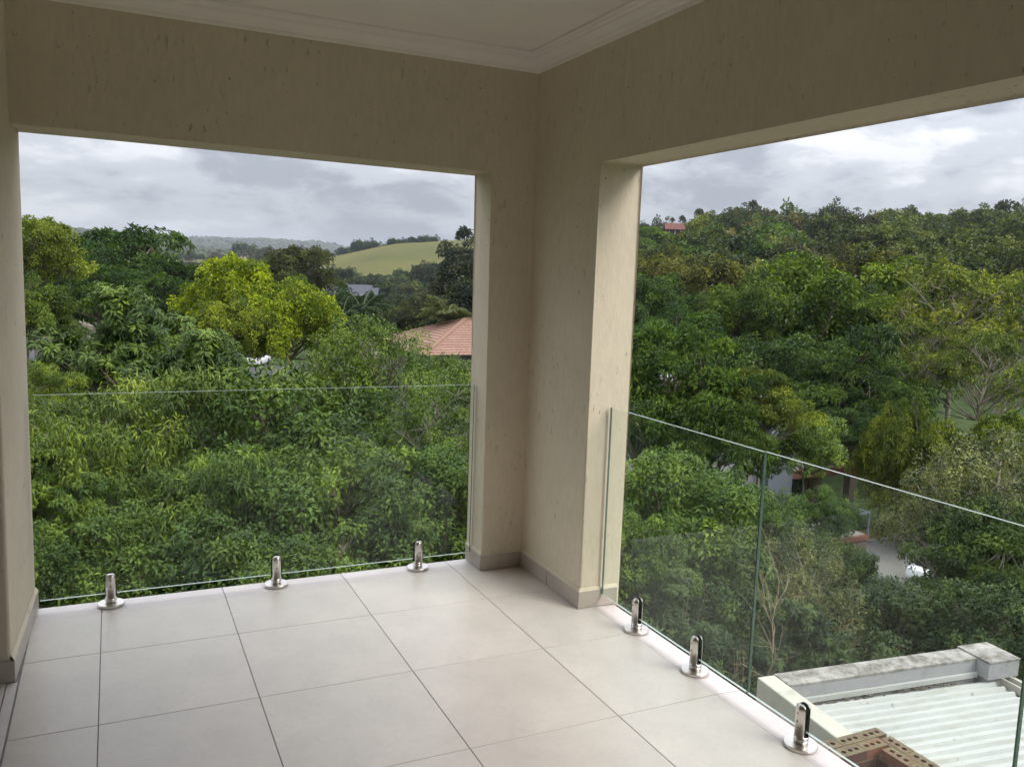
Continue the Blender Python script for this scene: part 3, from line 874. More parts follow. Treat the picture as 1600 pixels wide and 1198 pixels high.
tree('tiered_b', 1000, 600, 25, 130, (0.045, 0.08, 0.02), 'dark feathery tree between the pillar and the pale house', sz=1.5)
tree('broad_b', 1120, 738, 18, 170, (0.05, 0.085, 0.02), 'dark leafy tree right of the bright one, against the pale house wall')
tree('broad', 1185, 765, 17, 160, (0.065, 0.105, 0.02), 'green leafy tree directly behind the glass joint')
tree('broad', 1312, 848, 19, 120, (0.045, 0.075, 0.018), 'green bush in front of the small raised terrace')
for k_, (px_, tp_, d_, w_, lb_) in enumerate([(1412, 722, 30.5, 120, 'low lime shrub right of the terrace, left of its fellows'), (1462, 730, 29.5, 130, 'low lime shrub at the top of the lawn'), (1520, 725, 28.5, 130, 'low lime shrub nearest the olive tree')]):
    tree('broad_b', px_, tp_, d_, w_, (0.090, 0.118, 0.018), lb_, 'shrubs above the lawn', name='shrub', cat='shrub')
# middle distance, right
tree('dome', 1265, 392, 46, 330, (0.078, 0.118, 0.018), 'large bright green dome-shaped tree in the middle of the right opening')
tree('dome_b', 1170, 440, 44, 170, (0.072, 0.112, 0.018), 'bright green tree at the left foot of the large green dome')
tree('dome_b', 1365, 455, 45, 130, (0.072, 0.114, 0.018), 'bright green tree at the right foot of the large green dome')
tree('dome_b', 1060, 488, 38, 170, (0.050, 0.095, 0.020), 'rounded mid green tree left of the large green dome')
tree('dome', 1020, 430, 50, 170, DARK, 'dark green tree beside the corner pillar below the hill')
tree('dome', 1105, 400, 58, 200, OLIVE, 'olive brown tree left of the large green dome')
tree('dome_b', 1040, 393, 66, 160, OLIVE, 'olive tree on the lower slope beside the pillar')
tree('dome', 1380, 388, 62, 210, (0.066, 0.074, 0.020), 'olive yellow tree right behind the large green dome')
tree('dome_b', 1310, 392, 66, 170, (0.060, 0.066, 0.022), 'brown-green tree behind the top of the large green dome')
tree('open', 1500, 415, 40, 220, (0.135, 0.160, 0.028), 'open yellow-green tree with pale branches at the right')
tree('open', 1590, 425, 41, 200, (0.125, 0.155, 0.026), 'open yellow-green tree with pale branches cut by the right edge')
tree('open', 1450, 500, 38, 150, (0.110, 0.140, 0.026), 'lower open yellow-green tree with pale branches')
tree('open', 1545, 520, 36, 170, (0.105, 0.140, 0.026), 'pale-branched tree below the two tall yellow-green ones')
tree('tiered_b', 1280, 498, 37, 290, (0.045, 0.080, 0.022), 'dark green tree in horizontal tiers below the large green dome')
tree('tiered', 1345, 560, 35, 190, (0.055, 0.095, 0.022), 'tiered green tree left of the lime bushes')
tree('tiered_b', 1330, 625, 33, 130, (0.045, 0.085, 0.024), 'small tiered tree behind the terrace corner')
tree('dome_b', 1435, 632, 30, 150, (0.092, 0.120, 0.016), 'lime green bush above the lawn', sz=1.75)
tree('dome', 1385, 662, 31, 90, (0.088, 0.116, 0.016), 'lime green bush right of the terrace corner', sz=1.9)
tree('dome', 1560, 640, 30, 170, (0.086, 0.118, 0.016), 'lime green bush at the right edge above the olive tree', sz=1.6)
tree('dome_b', 1495, 690, 29, 110, (0.085, 0.120, 0.02), 'green bush between the lime bushes and the olive tree', sz=1.6)

# ------------------------------------------------------------------ wooded slopes: trees one can count but not tell apart
def scatter(n, pxr, dr, kinds, cols, size, height, label, group, seed, skip=None, mind=0.0):
    g = random.Random(seed)
    placed = []
    tries = 0
    while len(placed) < n and tries < n*30:
        tries += 1
        px = g.uniform(*pxr); d = math.exp(g.uniform(math.log(dr[0]), math.log(dr[1])))
        p = at(px, 440, d)
        if any((p[0]-a)**2+(p[1]-b)**2 < (mind*(0.6+d/200))**2 for a, b in placed): continue
        if skip and skip(px, d): continue
        placed.append((p[0], p[1]))
        s = g.uniform(*size); h = g.uniform(*height)
        c = g.choice(cols); v = g.uniform(0.8, 1.2)
        plant(g.choice(kinds), p[0], p[1], gz(p[0], p[1])+h, s, tuple(x*v for x in c), label, group)
scatter(46, (985, 1215), (75, 205), ['far_round', 'far_round_b', 'far_tier'], [(0.052, 0.086, 0.028), (0.064, 0.104, 0.028), (0.082, 0.100, 0.030)], (0.75, 1.15), (5.5, 8.5),
        'green tree on the wooded slope left of the dark grove, right opening', 'trees on the near hillside', 21, mind=4.5, skip=lambda px, d: 1020 < px < 1092 and d > 120)
scatter(34, (1120, 1360), (85, 205), ['far_round', 'far_round_b', 'far_gum_b'], [(0.056, 0.062, 0.034), (0.066, 0.066, 0.040), (0.052, 0.072, 0.028)], (0.75, 1.15), (6.5, 9.3),
        'dull dark tree in the grove in the middle of the right hillside', 'trees in the dark grove', 22, mind=4.5)
scatter(64, (1350, 1640), (72, 190), ['far_tier', 'far_tier', 'far_round_b', 'far_gum_b'], [(0.060, 0.078, 0.026), (0.070, 0.088, 0.030), (0.054, 0.074, 0.028)], (0.75, 1.1), (7, 9.8),
        'dark olive tree in the dense forest on the right of the hillside', 'trees in the hillside forest', 23, mind=4.2)
for k, (px, top, d, w) in enumerate([(1088, 322, 205, 34), (1112, 326, 210, 36), (1072, 334, 200, 24), (1178, 309, 205, 42), (1206, 322, 200, 40), (1150, 322, 212, 30), (1236, 322, 195, 60), (1292, 326, 200, 50), (1322, 330, 205, 44), (1345, 336, 214, 24),
                                      (1432, 321, 175, 46), (1462, 326, 170, 42), (1494, 324, 185, 38), (1560, 309, 190, 52), (1594, 308, 195, 46), (1532, 334, 180, 40), (1620, 316, 195, 50), (1400, 332, 185, 40), (1020, 342, 210, 40), (1050, 336, 212, 26)]):
    w *= 1.4
    kd = ['far_gum', 'far_gum_b', 'far_gum', 'far_gum', 'far_gum_b', 'far_gum', 'far_round', 'far_round_b', 'far_round', 'far_gum_b'][k % 10]
    tree(kd, px, top, d, w, [GUM, (0.04, 0.05, 0.028), (0.034, 0.05, 0.026)][k % 3] if k not in (6,) else (0.07, 0.10, 0.028), 'dark tree standing on the skyline of the right hill', 'skyline trees of the right hill', sz=1.5)
def skip_left(px, d):
    # keep the field, the parked cars and the slate roof in the open
    if 470 < px < 640 and 66 < d < 132: return True
    if 300 < px < 640 and d < 96: return True
    if px > 560 and d < 90: return True
    if 30 < px < 190 and 55 < d < 85: return True
    return False
scatter(60, (250, 745), (92, 255), ['far_round', 'far_round_b', 'far_tier'], [(0.030, 0.048, 0.022), (0.040, 0.062, 0.022), (0.052, 0.066, 0.026), (0.030, 0.044, 0.026)], (0.7, 1.1), (5, 7.2),
        'tree in the wooded valley below the field, left opening', 'trees in the valley', 24, skip=skip_left, mind=4.0)
scatter(26, (-20, 320), (90, 330), ['far_round', 'far_round_b', 'far_gum_b'], [(0.032, 0.046, 0.024), (0.045, 0.060, 0.024), (0.05, 0.055, 0.030)], (0.9, 1.4), (7, 10),
        'tree in the woods behind the broad dark tree, left opening', 'trees in the far left woods', 25, mind=6)
for k, (px, top, d, w) in enumerate([(488, 392, 420, 26), (505, 391, 425, 28), (524, 390, 425, 30), (545, 384, 430, 34), (565, 376, 432, 36), (583, 376, 432, 34), (601, 379, 434, 26), (617, 373, 436, 26), (633, 371, 438, 26), (650, 369, 440, 28), (668, 369, 440, 30), (696, 373, 440, 16)]):
    tree(['far_round', 'far_round_b', 'far_gum_b'][k % 3], px, top, d, w, [(0.026, 0.046, 0.020), (0.034, 0.052, 0.022), (0.03, 0.045, 0.022)][k % 3], 'dark tree in the row along the crest of the field', 'trees on the field crest')
for k, (px, top, d, w) in enumerate([(530, 436, 240, 44), (556, 433, 245, 44), (584, 430, 245, 46), (612, 426, 248, 46), (638, 419, 250, 48), (662, 413, 250, 50), (688, 408, 250, 52), (712, 402, 252, 50), (736, 396, 252, 50)]):
    tree(['far_round', 'far_round_b', 'far_round', 'far_gum_b'][k % 4], px, top, d, w, [(0.034, 0.052, 0.024), (0.044, 0.064, 0.024), (0.046, 0.054, 0.03)][k % 3], 'tree in the dark belt along the lower edge of the field', 'trees along the lower edge of the field')
for k, (px, top, d, w) in enumerate([(380, 381, 560, 34), (405, 384, 540, 40), (340, 388, 560, 30), (300, 392, 520, 30), (270, 394, 520, 24), (430, 386, 540, 36), (215, 384, 560, 34), (245, 388, 580, 26), (460, 388, 520, 34), (180, 380, 560, 34), (150, 372, 540, 30)]):
    tree(['far_round_b', 'far_round', 'far_gum_b', 'far_tier'][k % 4], px, top, d, w, [(0.034, 0.05, 0.024), (0.05, 0.066, 0.026), (0.055, 0.05, 0.028)][k % 3], 'tree standing round the pale meadow strip far away on the left', 'trees by the far meadow')

# far woods that read as one mass
def woods(name, n, azr, rr_, size, col, label, seed):
    g = np.random.default_rng(seed)
    base = CROWNS['far_round_b'][0]
    # each crown: a small lumpy dome of facets
    ico = bmesh.new(); bmesh.ops.create_icosphere(ico, subdivisions=2, radius=1.0)
    iv = np.array([v.co[:] for v in ico.verts]); ifc = np.array([[v.index for v in f.verts] for f in ico.faces]); ico.free()
    az = np.radians(g.uniform(azr[0], azr[1], n)); r = np.exp(g.uniform(math.log(rr_[0]), math.log(rr_[1]), n))
    x = CAM[0]+r*np.sin(az); y = CAM[1]+r*np.cos(az); z = ground_z(x, y)
    s = g.uniform(size[0], size[1], n)
    Vs, Fs, Ts = [], [], []
    for k in range(n):
        lump = 1+g.normal(0, 0.12, len(iv))[:, None]
        v = iv*lump*np.array([s[k]*g.uniform(0.7, 1.2), s[k]*g.uniform(0.7, 1.2), s[k]*g.uniform(0.6, 1.15)])+np.array([x[k], y[k], z[k]+s[k]*0.45])
        Vs.append(v); Fs.append(ifc+k*len(iv)); Ts.append(np.clip(g.normal(0.4, 0.14)+g.normal(0, 0.12, len(iv)), 0, 1))
    o = link(name, mesh_np(name, np.concatenate(Vs), np.concatenate(Fs), M_LEAF, np.concatenate(Ts)))
    o.color = (*col, 1)
    return tag(o, label, 'woods', kind='stuff')
woods('distant_woods', 4500, (-9, 14), (640, 1150), (2.6, 5.2), (0.036, 0.050, 0.026), 'far wooded hills closing the valley on the left', 31)
woods('distant_woods', 5000, (-8, 25), (1500, 2700), (5, 10), (0.036, 0.046, 0.03), 'bluish farthest hills on the horizon', 32)
# ------------------------------------------------------------------ ground cover under the near trees
def ground_cover():
    g = np.random.default_rng(41)
    n = 26000
    az = np.radians(g.uniform(-12, 66, n)); r = np.sqrt(g.uniform(6.5**2, 46**2, n))
    x = CAM[0]+r*np.sin(az); y = CAM[1]+r*np.cos(az)
    ok = ~((x < 2.6) & (y < 0.9))
    for (xa, xb, ya, yb) in COVER_SKIP: ok &= ~((x > xa) & (x < xb) & (y > ya) & (y < yb))
    x, y = x[ok], y[ok]; n = len(x)
    P = np.stack([x, y, ground_z(x, y)+g.uniform(0.0, 0.35, n)], 1)
    D = unit(g.normal(0, 1, (n, 3))*np.array([1, 1, 0.4])+np.array([0, 0, 0.7]))
    N = unit(g.normal(0, 0.6, (n, 3))+np.array([0, 0, 1.0]))
    V, Fc, T = leaves(P, D, N, g.uniform(0.18, 0.5, n), g.uniform(0.08, 0.2, n), np.clip(g.normal(0.4, 0.18, n), 0, 1), fine=False)
    o = link('undergrowth', mesh_np('undergrowth', V, Fc, M_LEAF, T))
    o.color = (0.045, 0.072, 0.022, 1)
    tag(o, 'low leafy undergrowth on the ground beneath the near trees', 'undergrowth', kind='stuff')

def on_z(px, py, z):
    d = FWD+RGT*((px-800.0)/FPX)+UPV*((599.0-py)/FPX)
    return CAM+d*((z-CAM[2])/d[2])

# ------------------------------------------------------------------ outbuilding with the white corrugated roof
M_SHEET = None
def sheet_mat():
    m, nt, b = newmat('white_roof_sheet')
    f = noise(nt, 1.2, 6, 0.6)
    c = rampn(nt, f, [(0.3, (0.37, 0.38, 0.365)), (0.7, (0.44, 0.447, 0.425))])
    st = rampn(nt, noise(nt, 5, 6, 0.65, sc=(0.35, 1.6, 1)), [(0.50, 0.0), (0.72, 0.7)])
    c = mixc(nt, c, (0.30, 0.285, 0.23), st)
    sp = rampn(nt, noise(nt, 13, 2, 0.4), [(0.715, 0.0), (0.745, 0.8)])
    c = mixc(nt, c, (0.22, 0.20, 0.17), sp)
    nt.links.new(c, b.inputs['Base Color']); b.inputs['Roughness'].default_value = 0.42
    return m
def parapet_mat(name, col, dirt, lo, hi):
    m, nt, b = newmat(name)
    c = rampn(nt, noise(nt, 2.0, 5, 0.6), [(0.3, tuple(v*0.93 for v in col)), (0.7, col)])
    d = rampn(nt, noise(nt, 4.5, 9, 0.72, dist=0.2), [(lo, 0.0), (hi, 1.0)])
    d2 = rampn(nt, noise(nt, 26, 5, 0.7), [(0.3, 0.5), (0.7, 1.0)])
    c = mixc(nt, c, dirt, mixc(nt, d, d2, 1.0, 'MULTIPLY'))
    nt.links.new(c, b.inputs['Base Color']); b.inputs['Roughness'].default_value = 0.9
    bump(nt, b, noise(nt, 30, 5, 0.6), 0.3, 0.004)
    return m
M_SHEET = sheet_mat()
M_PARW = parapet_mat('cream_parapet', (0.47, 0.45, 0.38), (0.20, 0.18, 0.14), 0.52, 0.85)
M_PARG = parapet_mat('grey_parapet', (0.31, 0.31, 0.32), (0.14, 0.135, 0.12), 0.50, 0.78)
M_COPE = parapet_mat('weathered_coping', (0.36, 0.34, 0.315), (0.06, 0.047, 0.034), 0.40, 0.60)
ZP = -2.25
OA = on_z(1183, 1057, ZP)
ob = empty('outbuilding', (OA[0], OA[1], gz(OA[0], OA[1])), R_(-6.3))
tag(ob, 'low outbuilding with white corrugated roof and weathered parapets below the right glass', 'building')
zo = ZP-gz(OA[0], OA[1])          # parapet top in the building's own height
def obpart(nm, x0, x1, y0, y1, z0, z1, mat, bev=0.006):
    return link(nm, box_mesh(nm, x0, x1, y0, y1, z0, z1, mat, bev, 2), ob)
obpart('parapet', 0.0, 0.20, -5.0, -0.002, zo-0.9, zo, M_PARW, 0.012)
obpart('parapet', 0.202, 2.60, -0.24, 0.0, zo-0.9, zo-0.022, M_PARG)
obpart('coping', 0.202, 2.60, -0.245, 0.006, zo-0.021, zo+0.006, M_COPE, 0.004)
obpart('pier', 2.602, 3.03, -0.40, 0.02, zo-0.18, zo-0.002, M_PARG)
obpart('coping', 2.602, 3.035, -0.405, 0.025, zo-0.001, zo+0.024, M_COPE, 0.004)
obpart('pier', 2.63, 3.0, -0.36, -0.01, zo-0.9, zo-0.182, M_PARG)
obpart('wall', 0.02, 2.98, -4.98, -0.02, -0.3, zo-0.902, M_PARW)
obpart('flashing', 0.204, 2.60, -0.275, -0.242, zo-0.20, zo-0.145, M_SHEET, 0.002)
# roof sheets: trapezoidal ribs that run from the left parapet to the gutter
pitch = 0.118
def sheet(y0, n):
    pr = []
    for k in range(n):
        b = y0-k*pitch
        pr += [(b, 0.0), (b-0.055, 0.0), (b-0.072, 0.034), (b-0.096, 0.034), (b-0.113, 0.0)]
    pr.append((y0-n*pitch+0.002, 0.0))
    xs = np.linspace(0.235, 2.74, 8)
    V = []; 
    for x in xs:
        for (yy, zz) in pr: V.append((x, yy, zo-0.215+zz-0.035*(x-0.2)/2.5))
    m_ = len(pr)
    i, j = np.meshgrid(np.arange(len(xs)-1), np.arange(m_-1), indexing='ij')
    Q = np.stack([i*m_+j, (i+1)*m_+j, (i+1)*m_+j+1, i*m_+j+1], -1).reshape(-1, 4)
    return mesh_np('roof_sheet', V, Q, M_SHEET)
for k in range(6): link('roof_sheet', sheet(-0.285-k*6*pitch, 6), ob)
M_GUT = simple('gutter_metal', (0.42, 0.41, 0.35), 0.5, 0.12, 4)
obpart('gutter', 2.79, 2.81, -4.8, -0.405, zo-0.26, zo-0.17, M_GUT, 0.002)
obpart('gutter', 2.90, 2.92, -4.8, -0.405, zo-0.26, zo-0.165, M_GUT, 0.002)
obpart('gutter', 2.812, 2.898, -4.8, -0.405, zo-0.26, zo-0.245, M_GUT, 0.002)
obpart('fascia', 2.945, 2.975, -4.8, -0.405, zo-0.36, zo-0.18, M_GUT, 0.002)
# debris lying in the valley behind the parapet
bm = bmesh.new()
for k in range(40):
    x = random.uniform(0.4, 2.5); y = random.uniform(-0.33, -0.27); s = random.uniform(0.006, 0.02)
    bx(bm, x-s*1.6, x+s*1.6, y-s*0.5, y+s*0.5, zo-0.212, zo-0.205+s*0.4)
tag(link('debris', bm_mesh('debris', bm, simple('leaf_litter', (0.10, 0.08, 0.06), 0.9, 0.3, 20)), ob), kind='stuff')

# ------------------------------------------------------------------ hollow brick chimney shaft
def brick_mat():
    m, nt, b = newmat('stock_brick')
    oi = nd(nt, 'ShaderNodeObjectInfo')
    c = rampn(nt, oi.outputs['Random'], [(0.0, (0.075, 0.038, 0.032)), (0.45, (0.11, 0.048, 0.036)), (0.88, (0.125, 0.052, 0.036)), (0.97, (0.20, 0.07, 0.04))])
    geo = nd(nt, 'ShaderNodeNewGeometry'); sp = nd(nt, 'ShaderNodeSeparateXYZ')
    nt.links.new(geo.outputs['Normal'], sp.inputs[0])
    smear = rampn(nt, noise(nt, 9, 6, 0.65), [(0.30, 0.0), (0.50, 0.92)])
    msk = mixc(nt, smear, sp.outputs[2], 1.0, 'MULTIPLY')
    c = mixc(nt, c, (0.165, 0.130, 0.075), msk)
    c = mixc(nt, c, rampn(nt, noise(nt, 40, 5, 0.6), [(0.3, 0.7), (0.7, 1.05)]), 1.0, 'MULTIPLY')
    nt.links.new(c, b.inputs['Base Color']); b.inputs['Roughness'].default_value = 0.95
    bump(nt, b, noise(nt, 60, 4, 0.6), 0.5, 0.004)
    return m
M_BRICK = brick_mat()
M_MORT = simple('mortar', (0.165, 0.13, 0.072), 0.95, 0.25, 14, bmp=0.6)
BL, BW, BH = 0.220, 0.105, 0.072
def brick_mesh(cored):
    bm = bmesh.new()
    x0, x1, y0, y1, z0, z1 = -BL/2, BL/2, -BW/2, BW/2, -BH, 0.0
    if not cored:
        bx(bm, x0, x1, y0, y1, z0, z1, 0.003, 1)
        return bm_mesh('brick', bm, M_BRICK)
    hx = 0.022
    xs = [x0]
    for c in (-0.062, 0.0, 0.062): xs += [c-hx, c+hx]
    xs.append(x1)
    ys = [y0, -0.019, 0.019, y1]
    def q(a): bm.faces.new([bm.verts.new(p) for p in a])
    for i in range(len(xs)-1):
        for j in range(3):
            a, b, c, d = xs[i], xs[i+1], ys[j], ys[j+1]
            if i % 2 == 1 and j == 1:
                mx_, my_ = (a+b)/2, (c+d)/2
                n = 8
                ring = [(mx_+hx*0.98*math.cos(2*math.pi*k/n+math.pi/8), my_+0.0187*math.sin(2*math.pi*k/n+math.pi/8)) for k in range(n)]
                outer = [(b, my_), (b, d), (mx_, d), (a, d), (a, my_), (a, c), (mx_, c), (b, c)]
                for k in range(n):
                    k2 = (k+1) % n
                    q([(*ring[k], z1), (*outer[k2], z1), (*ring[k2], z1)])
                    q([(*ring[k], z1), (*outer[k], z1), (*outer[k2], z1)])
                    q([(*ring[k], z1), (*ring[k2], z1), (*ring[k2], z1-0.07), (*ring[k], z1-0.07)])
                q([(*p, z1-0.07) for p in ring])
            else: q([(a, c, z1), (b, c, z1), (b, d, z1), (a, d, z1)])
    q([(x0, y0, z0), (x1, y0, z0), (x1, y0, z1), (x0, y0, z1)]); q([(x1, y0, z0), (x1, y1, z0), (x1, y1, z1), (x1, y0, z1)])
    q([(x1, y1, z0), (x0, y1, z0), (x0, y1, z1), (x1, y1, z1)]); q([(x0, y1, z0), (x0, y0, z0), (x0, y0, z1), (x0, y1, z1)])
    bmesh.ops.remove_doubles(bm, verts=bm.verts, dist=1e-5)
    for f in bm.faces:
        if f.calc_center_median().z < -0.03 and len(f.verts) == 8: f.material_index = 1
    me = bm_mesh('brick', bm, M_BRICK); me.materials.append(M_CORE)
    return me
M_CORE = simple('brick_core', (0.09, 0.045, 0.035), 0.95, 0.2, 20)
BR_C, BR_P = brick_mesh(True), brick_mesh(False)
CZ = -1.755
cc = on_z(1368.75, 1135.6, CZ)      # far right outer corner
g0 = gz(cc[0], cc[1])
ch = empty('brick_shaft', (cc[0], cc[1], g0))
tag(ch, 'unfinished hollow brick shaft with cored top bricks in front of the white roof', 'brickwork')
CWX, CWY = 1.14, 1.62
zt = CZ-g0
J = 0.010
gb = random.Random(3)
joints = bmesh.new()
def bricks_row(x0, y0, dx, dy, length, z, mesh, off, top=False):
    s = -off
    while s < length-0.02:
        a, b = max(s, 0), min(s+BL, length)
        if top and b < length-0.03:
            bx(joints, *((x0+b-0.002, x0+b+J+0.002, y0-BW/2+0.003, y0+BW/2-0.003) if dx else (x0-BW/2+0.003, x0+BW/2-0.003, y0+b-0.002, y0+b+J+0.002)), z-0.07, z-0.003)
        if b-a > 0.05:
            m_ = (a+b)/2
            link('brick', mesh, ch, loc=(x0+dx*m_+gb.uniform(-.002, .002), y0+dy*m_+gb.uniform(-.002, .002), z+gb.uniform(-.003, .002)),
                 rot=(0, 0, (math.pi/2 if dy else 0)+gb.uniform(-.012, .012)), scale=((b-a)/BL, 1, 1))
        s += BL+J
for c in range(7):
    z = zt-c*(BH+J)
    ms = BR_C if c == 0 else BR_P
    st = 0.0 if c % 2 == 0 else 0.115
    for w in range(2):                      # two leaves of brick
        o_ = w*(BW+J)+BW/2
        a = w*(BW+J)
        bricks_row(-CWX+a, -o_, 1, 0, CWX-2*a, z, ms, st, c == 0)               # far side
        bricks_row(-o_, -CWY+a+BW+J, 0, 1, CWY-2*a-2*(BW+J), z, ms, st, c == 0)  # right side
        bricks_row(-CWX+o_, -CWY+a+BW+J, 0, 1, CWY-2*a-2*(BW+J), z, ms, st, c == 0)
        if c < 2: bricks_row(-CWX+a, -CWY+o_, 1, 0, CWX-2*a, z, ms, st)
bm = bmesh.new()
e_ = 0.006; t_ = 2*BW+J-e_
for (xa, xb, ya, yb) in ((-CWX+e_, -e_, -t_, -e_), (-t_, -e_, -CWY+e_, -t_-0.001), (-CWX+e_, -CWX+t_, -CWY+e_, -t_-0.001), (-CWX+t_+0.001, -t_-0.001, -CWY+e_, -CWY+t_)):
    bx(bm, xa, xb, ya, yb, zt-7*(BH+J), zt-0.062)
link('mortar', bm_mesh('mortar', bm, M_MORT), ch)
bx(joints, -CWX+BW, -BW-J, -BW-J-0.002, -BW+0.002, zt-0.07, zt-0.0045)
bx(joints, -BW-J-0.002, -BW+0.002, -CWY+BW, -BW-J-0.003, zt-0.07, zt-0.0045)
bx(joints, -CWX+BW-0.002, -CWX+BW+J+0.002, -CWY+BW, -BW-J-0.003, zt-0.07, zt-0.0045)
link('mortar_joint', bm_mesh('mortar_joint', joints, M_MORT), ch)
bm = bmesh.new()
t_ = 2*BW+J
for (xa, xb, ya, yb) in ((-CWX, 0, -t_, 0), (-t_, 0, -CWY, -t_-0.001), (-CWX, -CWX+t_, -CWY, -t_-0.001), (-CWX+t_+0.001, -t_-0.001, -CWY, -CWY+t_)):
    bx(bm, xa, xb, ya, yb, -0.3, zt-7*(BH+J)-0.002)
link('lower_brickwork', bm_mesh('lower_brickwork', bm, simple('brickwork', (0.15, 0.075, 0.052), 0.95, 0.3, 12, bmp=0.5)), ch)

# ------------------------------------------------------------------ houses
M_RTILE = None
def rtile_mat(col, name):
    m, nt, b = newmat(name)
    c = rampn(nt, noise(nt, 1.6, 6, 0.6), [(0.3, tuple(v*0.85 for v in col)), (0.7, tuple(v*1.1 for v in col))])
    nt.links.new(c, b.inputs['Base Color']); b.inputs['Roughness'].default_value = 0.85
    return m
M_RTILE = rtile_mat((0.235, 0.137, 0.098), 'clay_roof_tile')
M_SLATE = rtile_mat((0.05, 0.053, 0.068), 'grey_slate')
M_REDR = rtile_mat((0.105, 0.032, 0.026), 'red_roof')
M_PALE = simple('pale_house_wall', (0.235, 0.225, 0.235), 0.85, 0.08, 2)
M_BLUEG = simple('blue_grey_wall', (0.12, 0.13, 0.16), 0.8, 0.1, 2)
M_TAN = simple('tan_wall', (0.46, 0.36, 0.27), 0.9, 0.2, 1.5)
M_BRWALL = simple('brown_wall', (0.10, 0.078, 0.062), 0.85, 0.2, 2)
M_RUST = simple('red_brown_slab', (0.13, 0.045, 0.03), 0.8, 0.2, 4)
M_RAIL = simple('grey_blue_railing', (0.14, 0.16, 0.20), 0.4, 0.1, 6, metal=0.3)
M_DGLASS = simple('dark_window_glass', (0.02, 0.025, 0.03), 0.08, 0.2, 2)
M_WHITE = simple('white_paint', (0.78, 0.78, 0.76), 0.5, 0.04, 3)
M_ASPH = simple('asphalt', (0.05, 0.05, 0.06), 0.9, 0.25, 1.2, bmp=0.3)
M_PAVE = simple('driveway_paving', (0.20, 0.187, 0.17), 0.9, 0.15, 1.0, bmp=0.2)

def roof_face(par, E0, E1, R0, R1, mat, courses, roll=0.30, nm='roof_face'):
    """a slope of overlapping tile courses: every course steps up over the one below and rolls tile by tile"""
    E0, E1, R0, R1 = (np.array(v, float) for v in (E0, E1, R0, R1))
    nrm = np.cross(E1-E0, (R0+R1)/2-E0); nrm /= np.linalg.norm(nrm)
    if nrm[2] < 0: nrm = -nrm
    ax = unit(E1-E0)
    V, Q = [], []
    for c in range(courses):
        t0, t1 = c/courses, min(1.0, (c+1.12)/courses)
        A0, A1 = E0+(R0-E0)*t0, E1+(R1-E1)*t0
        B0, B1 = E0+(R0-E0)*t1, E1+(R1-E1)*t1
        L = np.linalg.norm(A1-A0)
        n = max(2, int(L/(roll/6)))
        s = np.linspace(0, 1, n)[:, None]
        pa = A0+(A1-A0)*s
        # keep columns running straight up the slope
        sp = (pa-E0)@ax
        b0, b1 = (B0-E0)@ax, (B1-E0)@ax
        if b1-b0 < 1e-3: sb = np.full(n, 0.5)
        else: sb = np.clip((sp-b0)/(b1-b0), 0, 1)
        pb = B0+(B1-B0)*sb[:, None]
        w = 0.030*np.abs(np.sin(math.pi*sp/roll))[:, None]
        pa_ = pa+nrm*(0.045+w); pb_ = pb+nrm*(0.012+w)
        pl = pa+nrm*0.0
        base = len(V)*0+sum(len(v) for v in V)
        V += [pl, pa_, pb_]
        for k in range(n-1):
            Q.append((base+k, base+k+1, base+n+k+1, base+n+k))
            Q.append((base+n+k, base+n+k+1, base+2*n+k+1, base+2*n+k))
    return link(nm, mesh_np(nm, np.concatenate(V), np.array(Q), mat), par)
def ridge_tiles(par, A, B, mat, r=0.11, step=0.42):
    A, B = np.array(A, float), np.array(B, float)
    L = np.linalg.norm(B-A); n = max(1, int(L/step))
    u = (B-A)/L
    ln = L/n
    seg = 7
    ang = np.linspace(-0.25, math.pi+0.25, seg)
    V = []
    for x, rr2 in ((-0.02, r*1.08), (ln, r*0.95)):
        for a in ang: V.append((x, rr2*math.cos(a), rr2*math.sin(a)))
    Q = [(k, k+1, seg+k+1, seg+k) for k in range(seg-1)]
    me = mesh_np('ridge_tile', V, Q, mat, smooth=True)
    rot = Vector(u).to_track_quat('X', 'Z').to_euler()
    for k in range(n): link('ridge_tile', me, par, loc=tuple(A+u*ln*k), rot=rot)

# house with the hipped clay tile roof behind the corner pillar
P1 = at(662, 556, 44.0); P2 = at(576, 535, 51.5)
zE = (P1[2]+P2[2])/2
base_z = gz(P1[0], P1[1])
P1 = np.array([P1[0], P1[1], zE]); P2 = np.array([P2[0], P2[1], zE])
ev = P2-P1; W_ = np.linalg.norm(ev); eu = ev/W_
nu = np.array([eu[1], -eu[0], 0.0])
if nu[0] < 0: nu = -nu
PITCH_T = math.tan(R_(21))
LEN = 15.0
AP = P1+ev/2+nu*W_/2+np.array([0, 0, W_/2*PITCH_T])
AP2 = AP+nu*(LEN-W_)
Q1 = P1+nu*LEN; Q2 = P2+nu*LEN
th = empty('tiled_house', tuple(np.array([P1[0], P1[1], base_z])))
tag(th, 'house with pinkish clay tiled hip roof beside the corner pillar', 'house')
def L_(v): return np.array(v)-np.array([P1[0], P1[1], base_z])
roof_face(th, L_(P2), L_(P1), L_(AP), L_(AP), M_RTILE, 15)
roof_face(th, L_(P1), L_(Q1), L_(AP), L_(AP2), M_RTILE, 15)
roof_face(th, L_(Q2), L_(P2), L_(AP2), L_(AP), M_RTILE, 15)
up_ = np.array([0, 0, 0.03])
ridge_tiles(th, L_(P1)+up_, L_(AP)+up_, M_RTILE); ridge_tiles(th, L_(P2)+up_, L_(AP)+up_, M_RTILE); ridge_tiles(th, L_(AP)+up_, L_(AP2)+up_, M_RTILE)
bm = bmesh.new()
ins = 0.45
cr = [P1+eu*ins+nu*ins, P2-eu*ins+nu*ins, Q2-eu*ins-nu*ins, Q1+eu*ins-nu*ins]
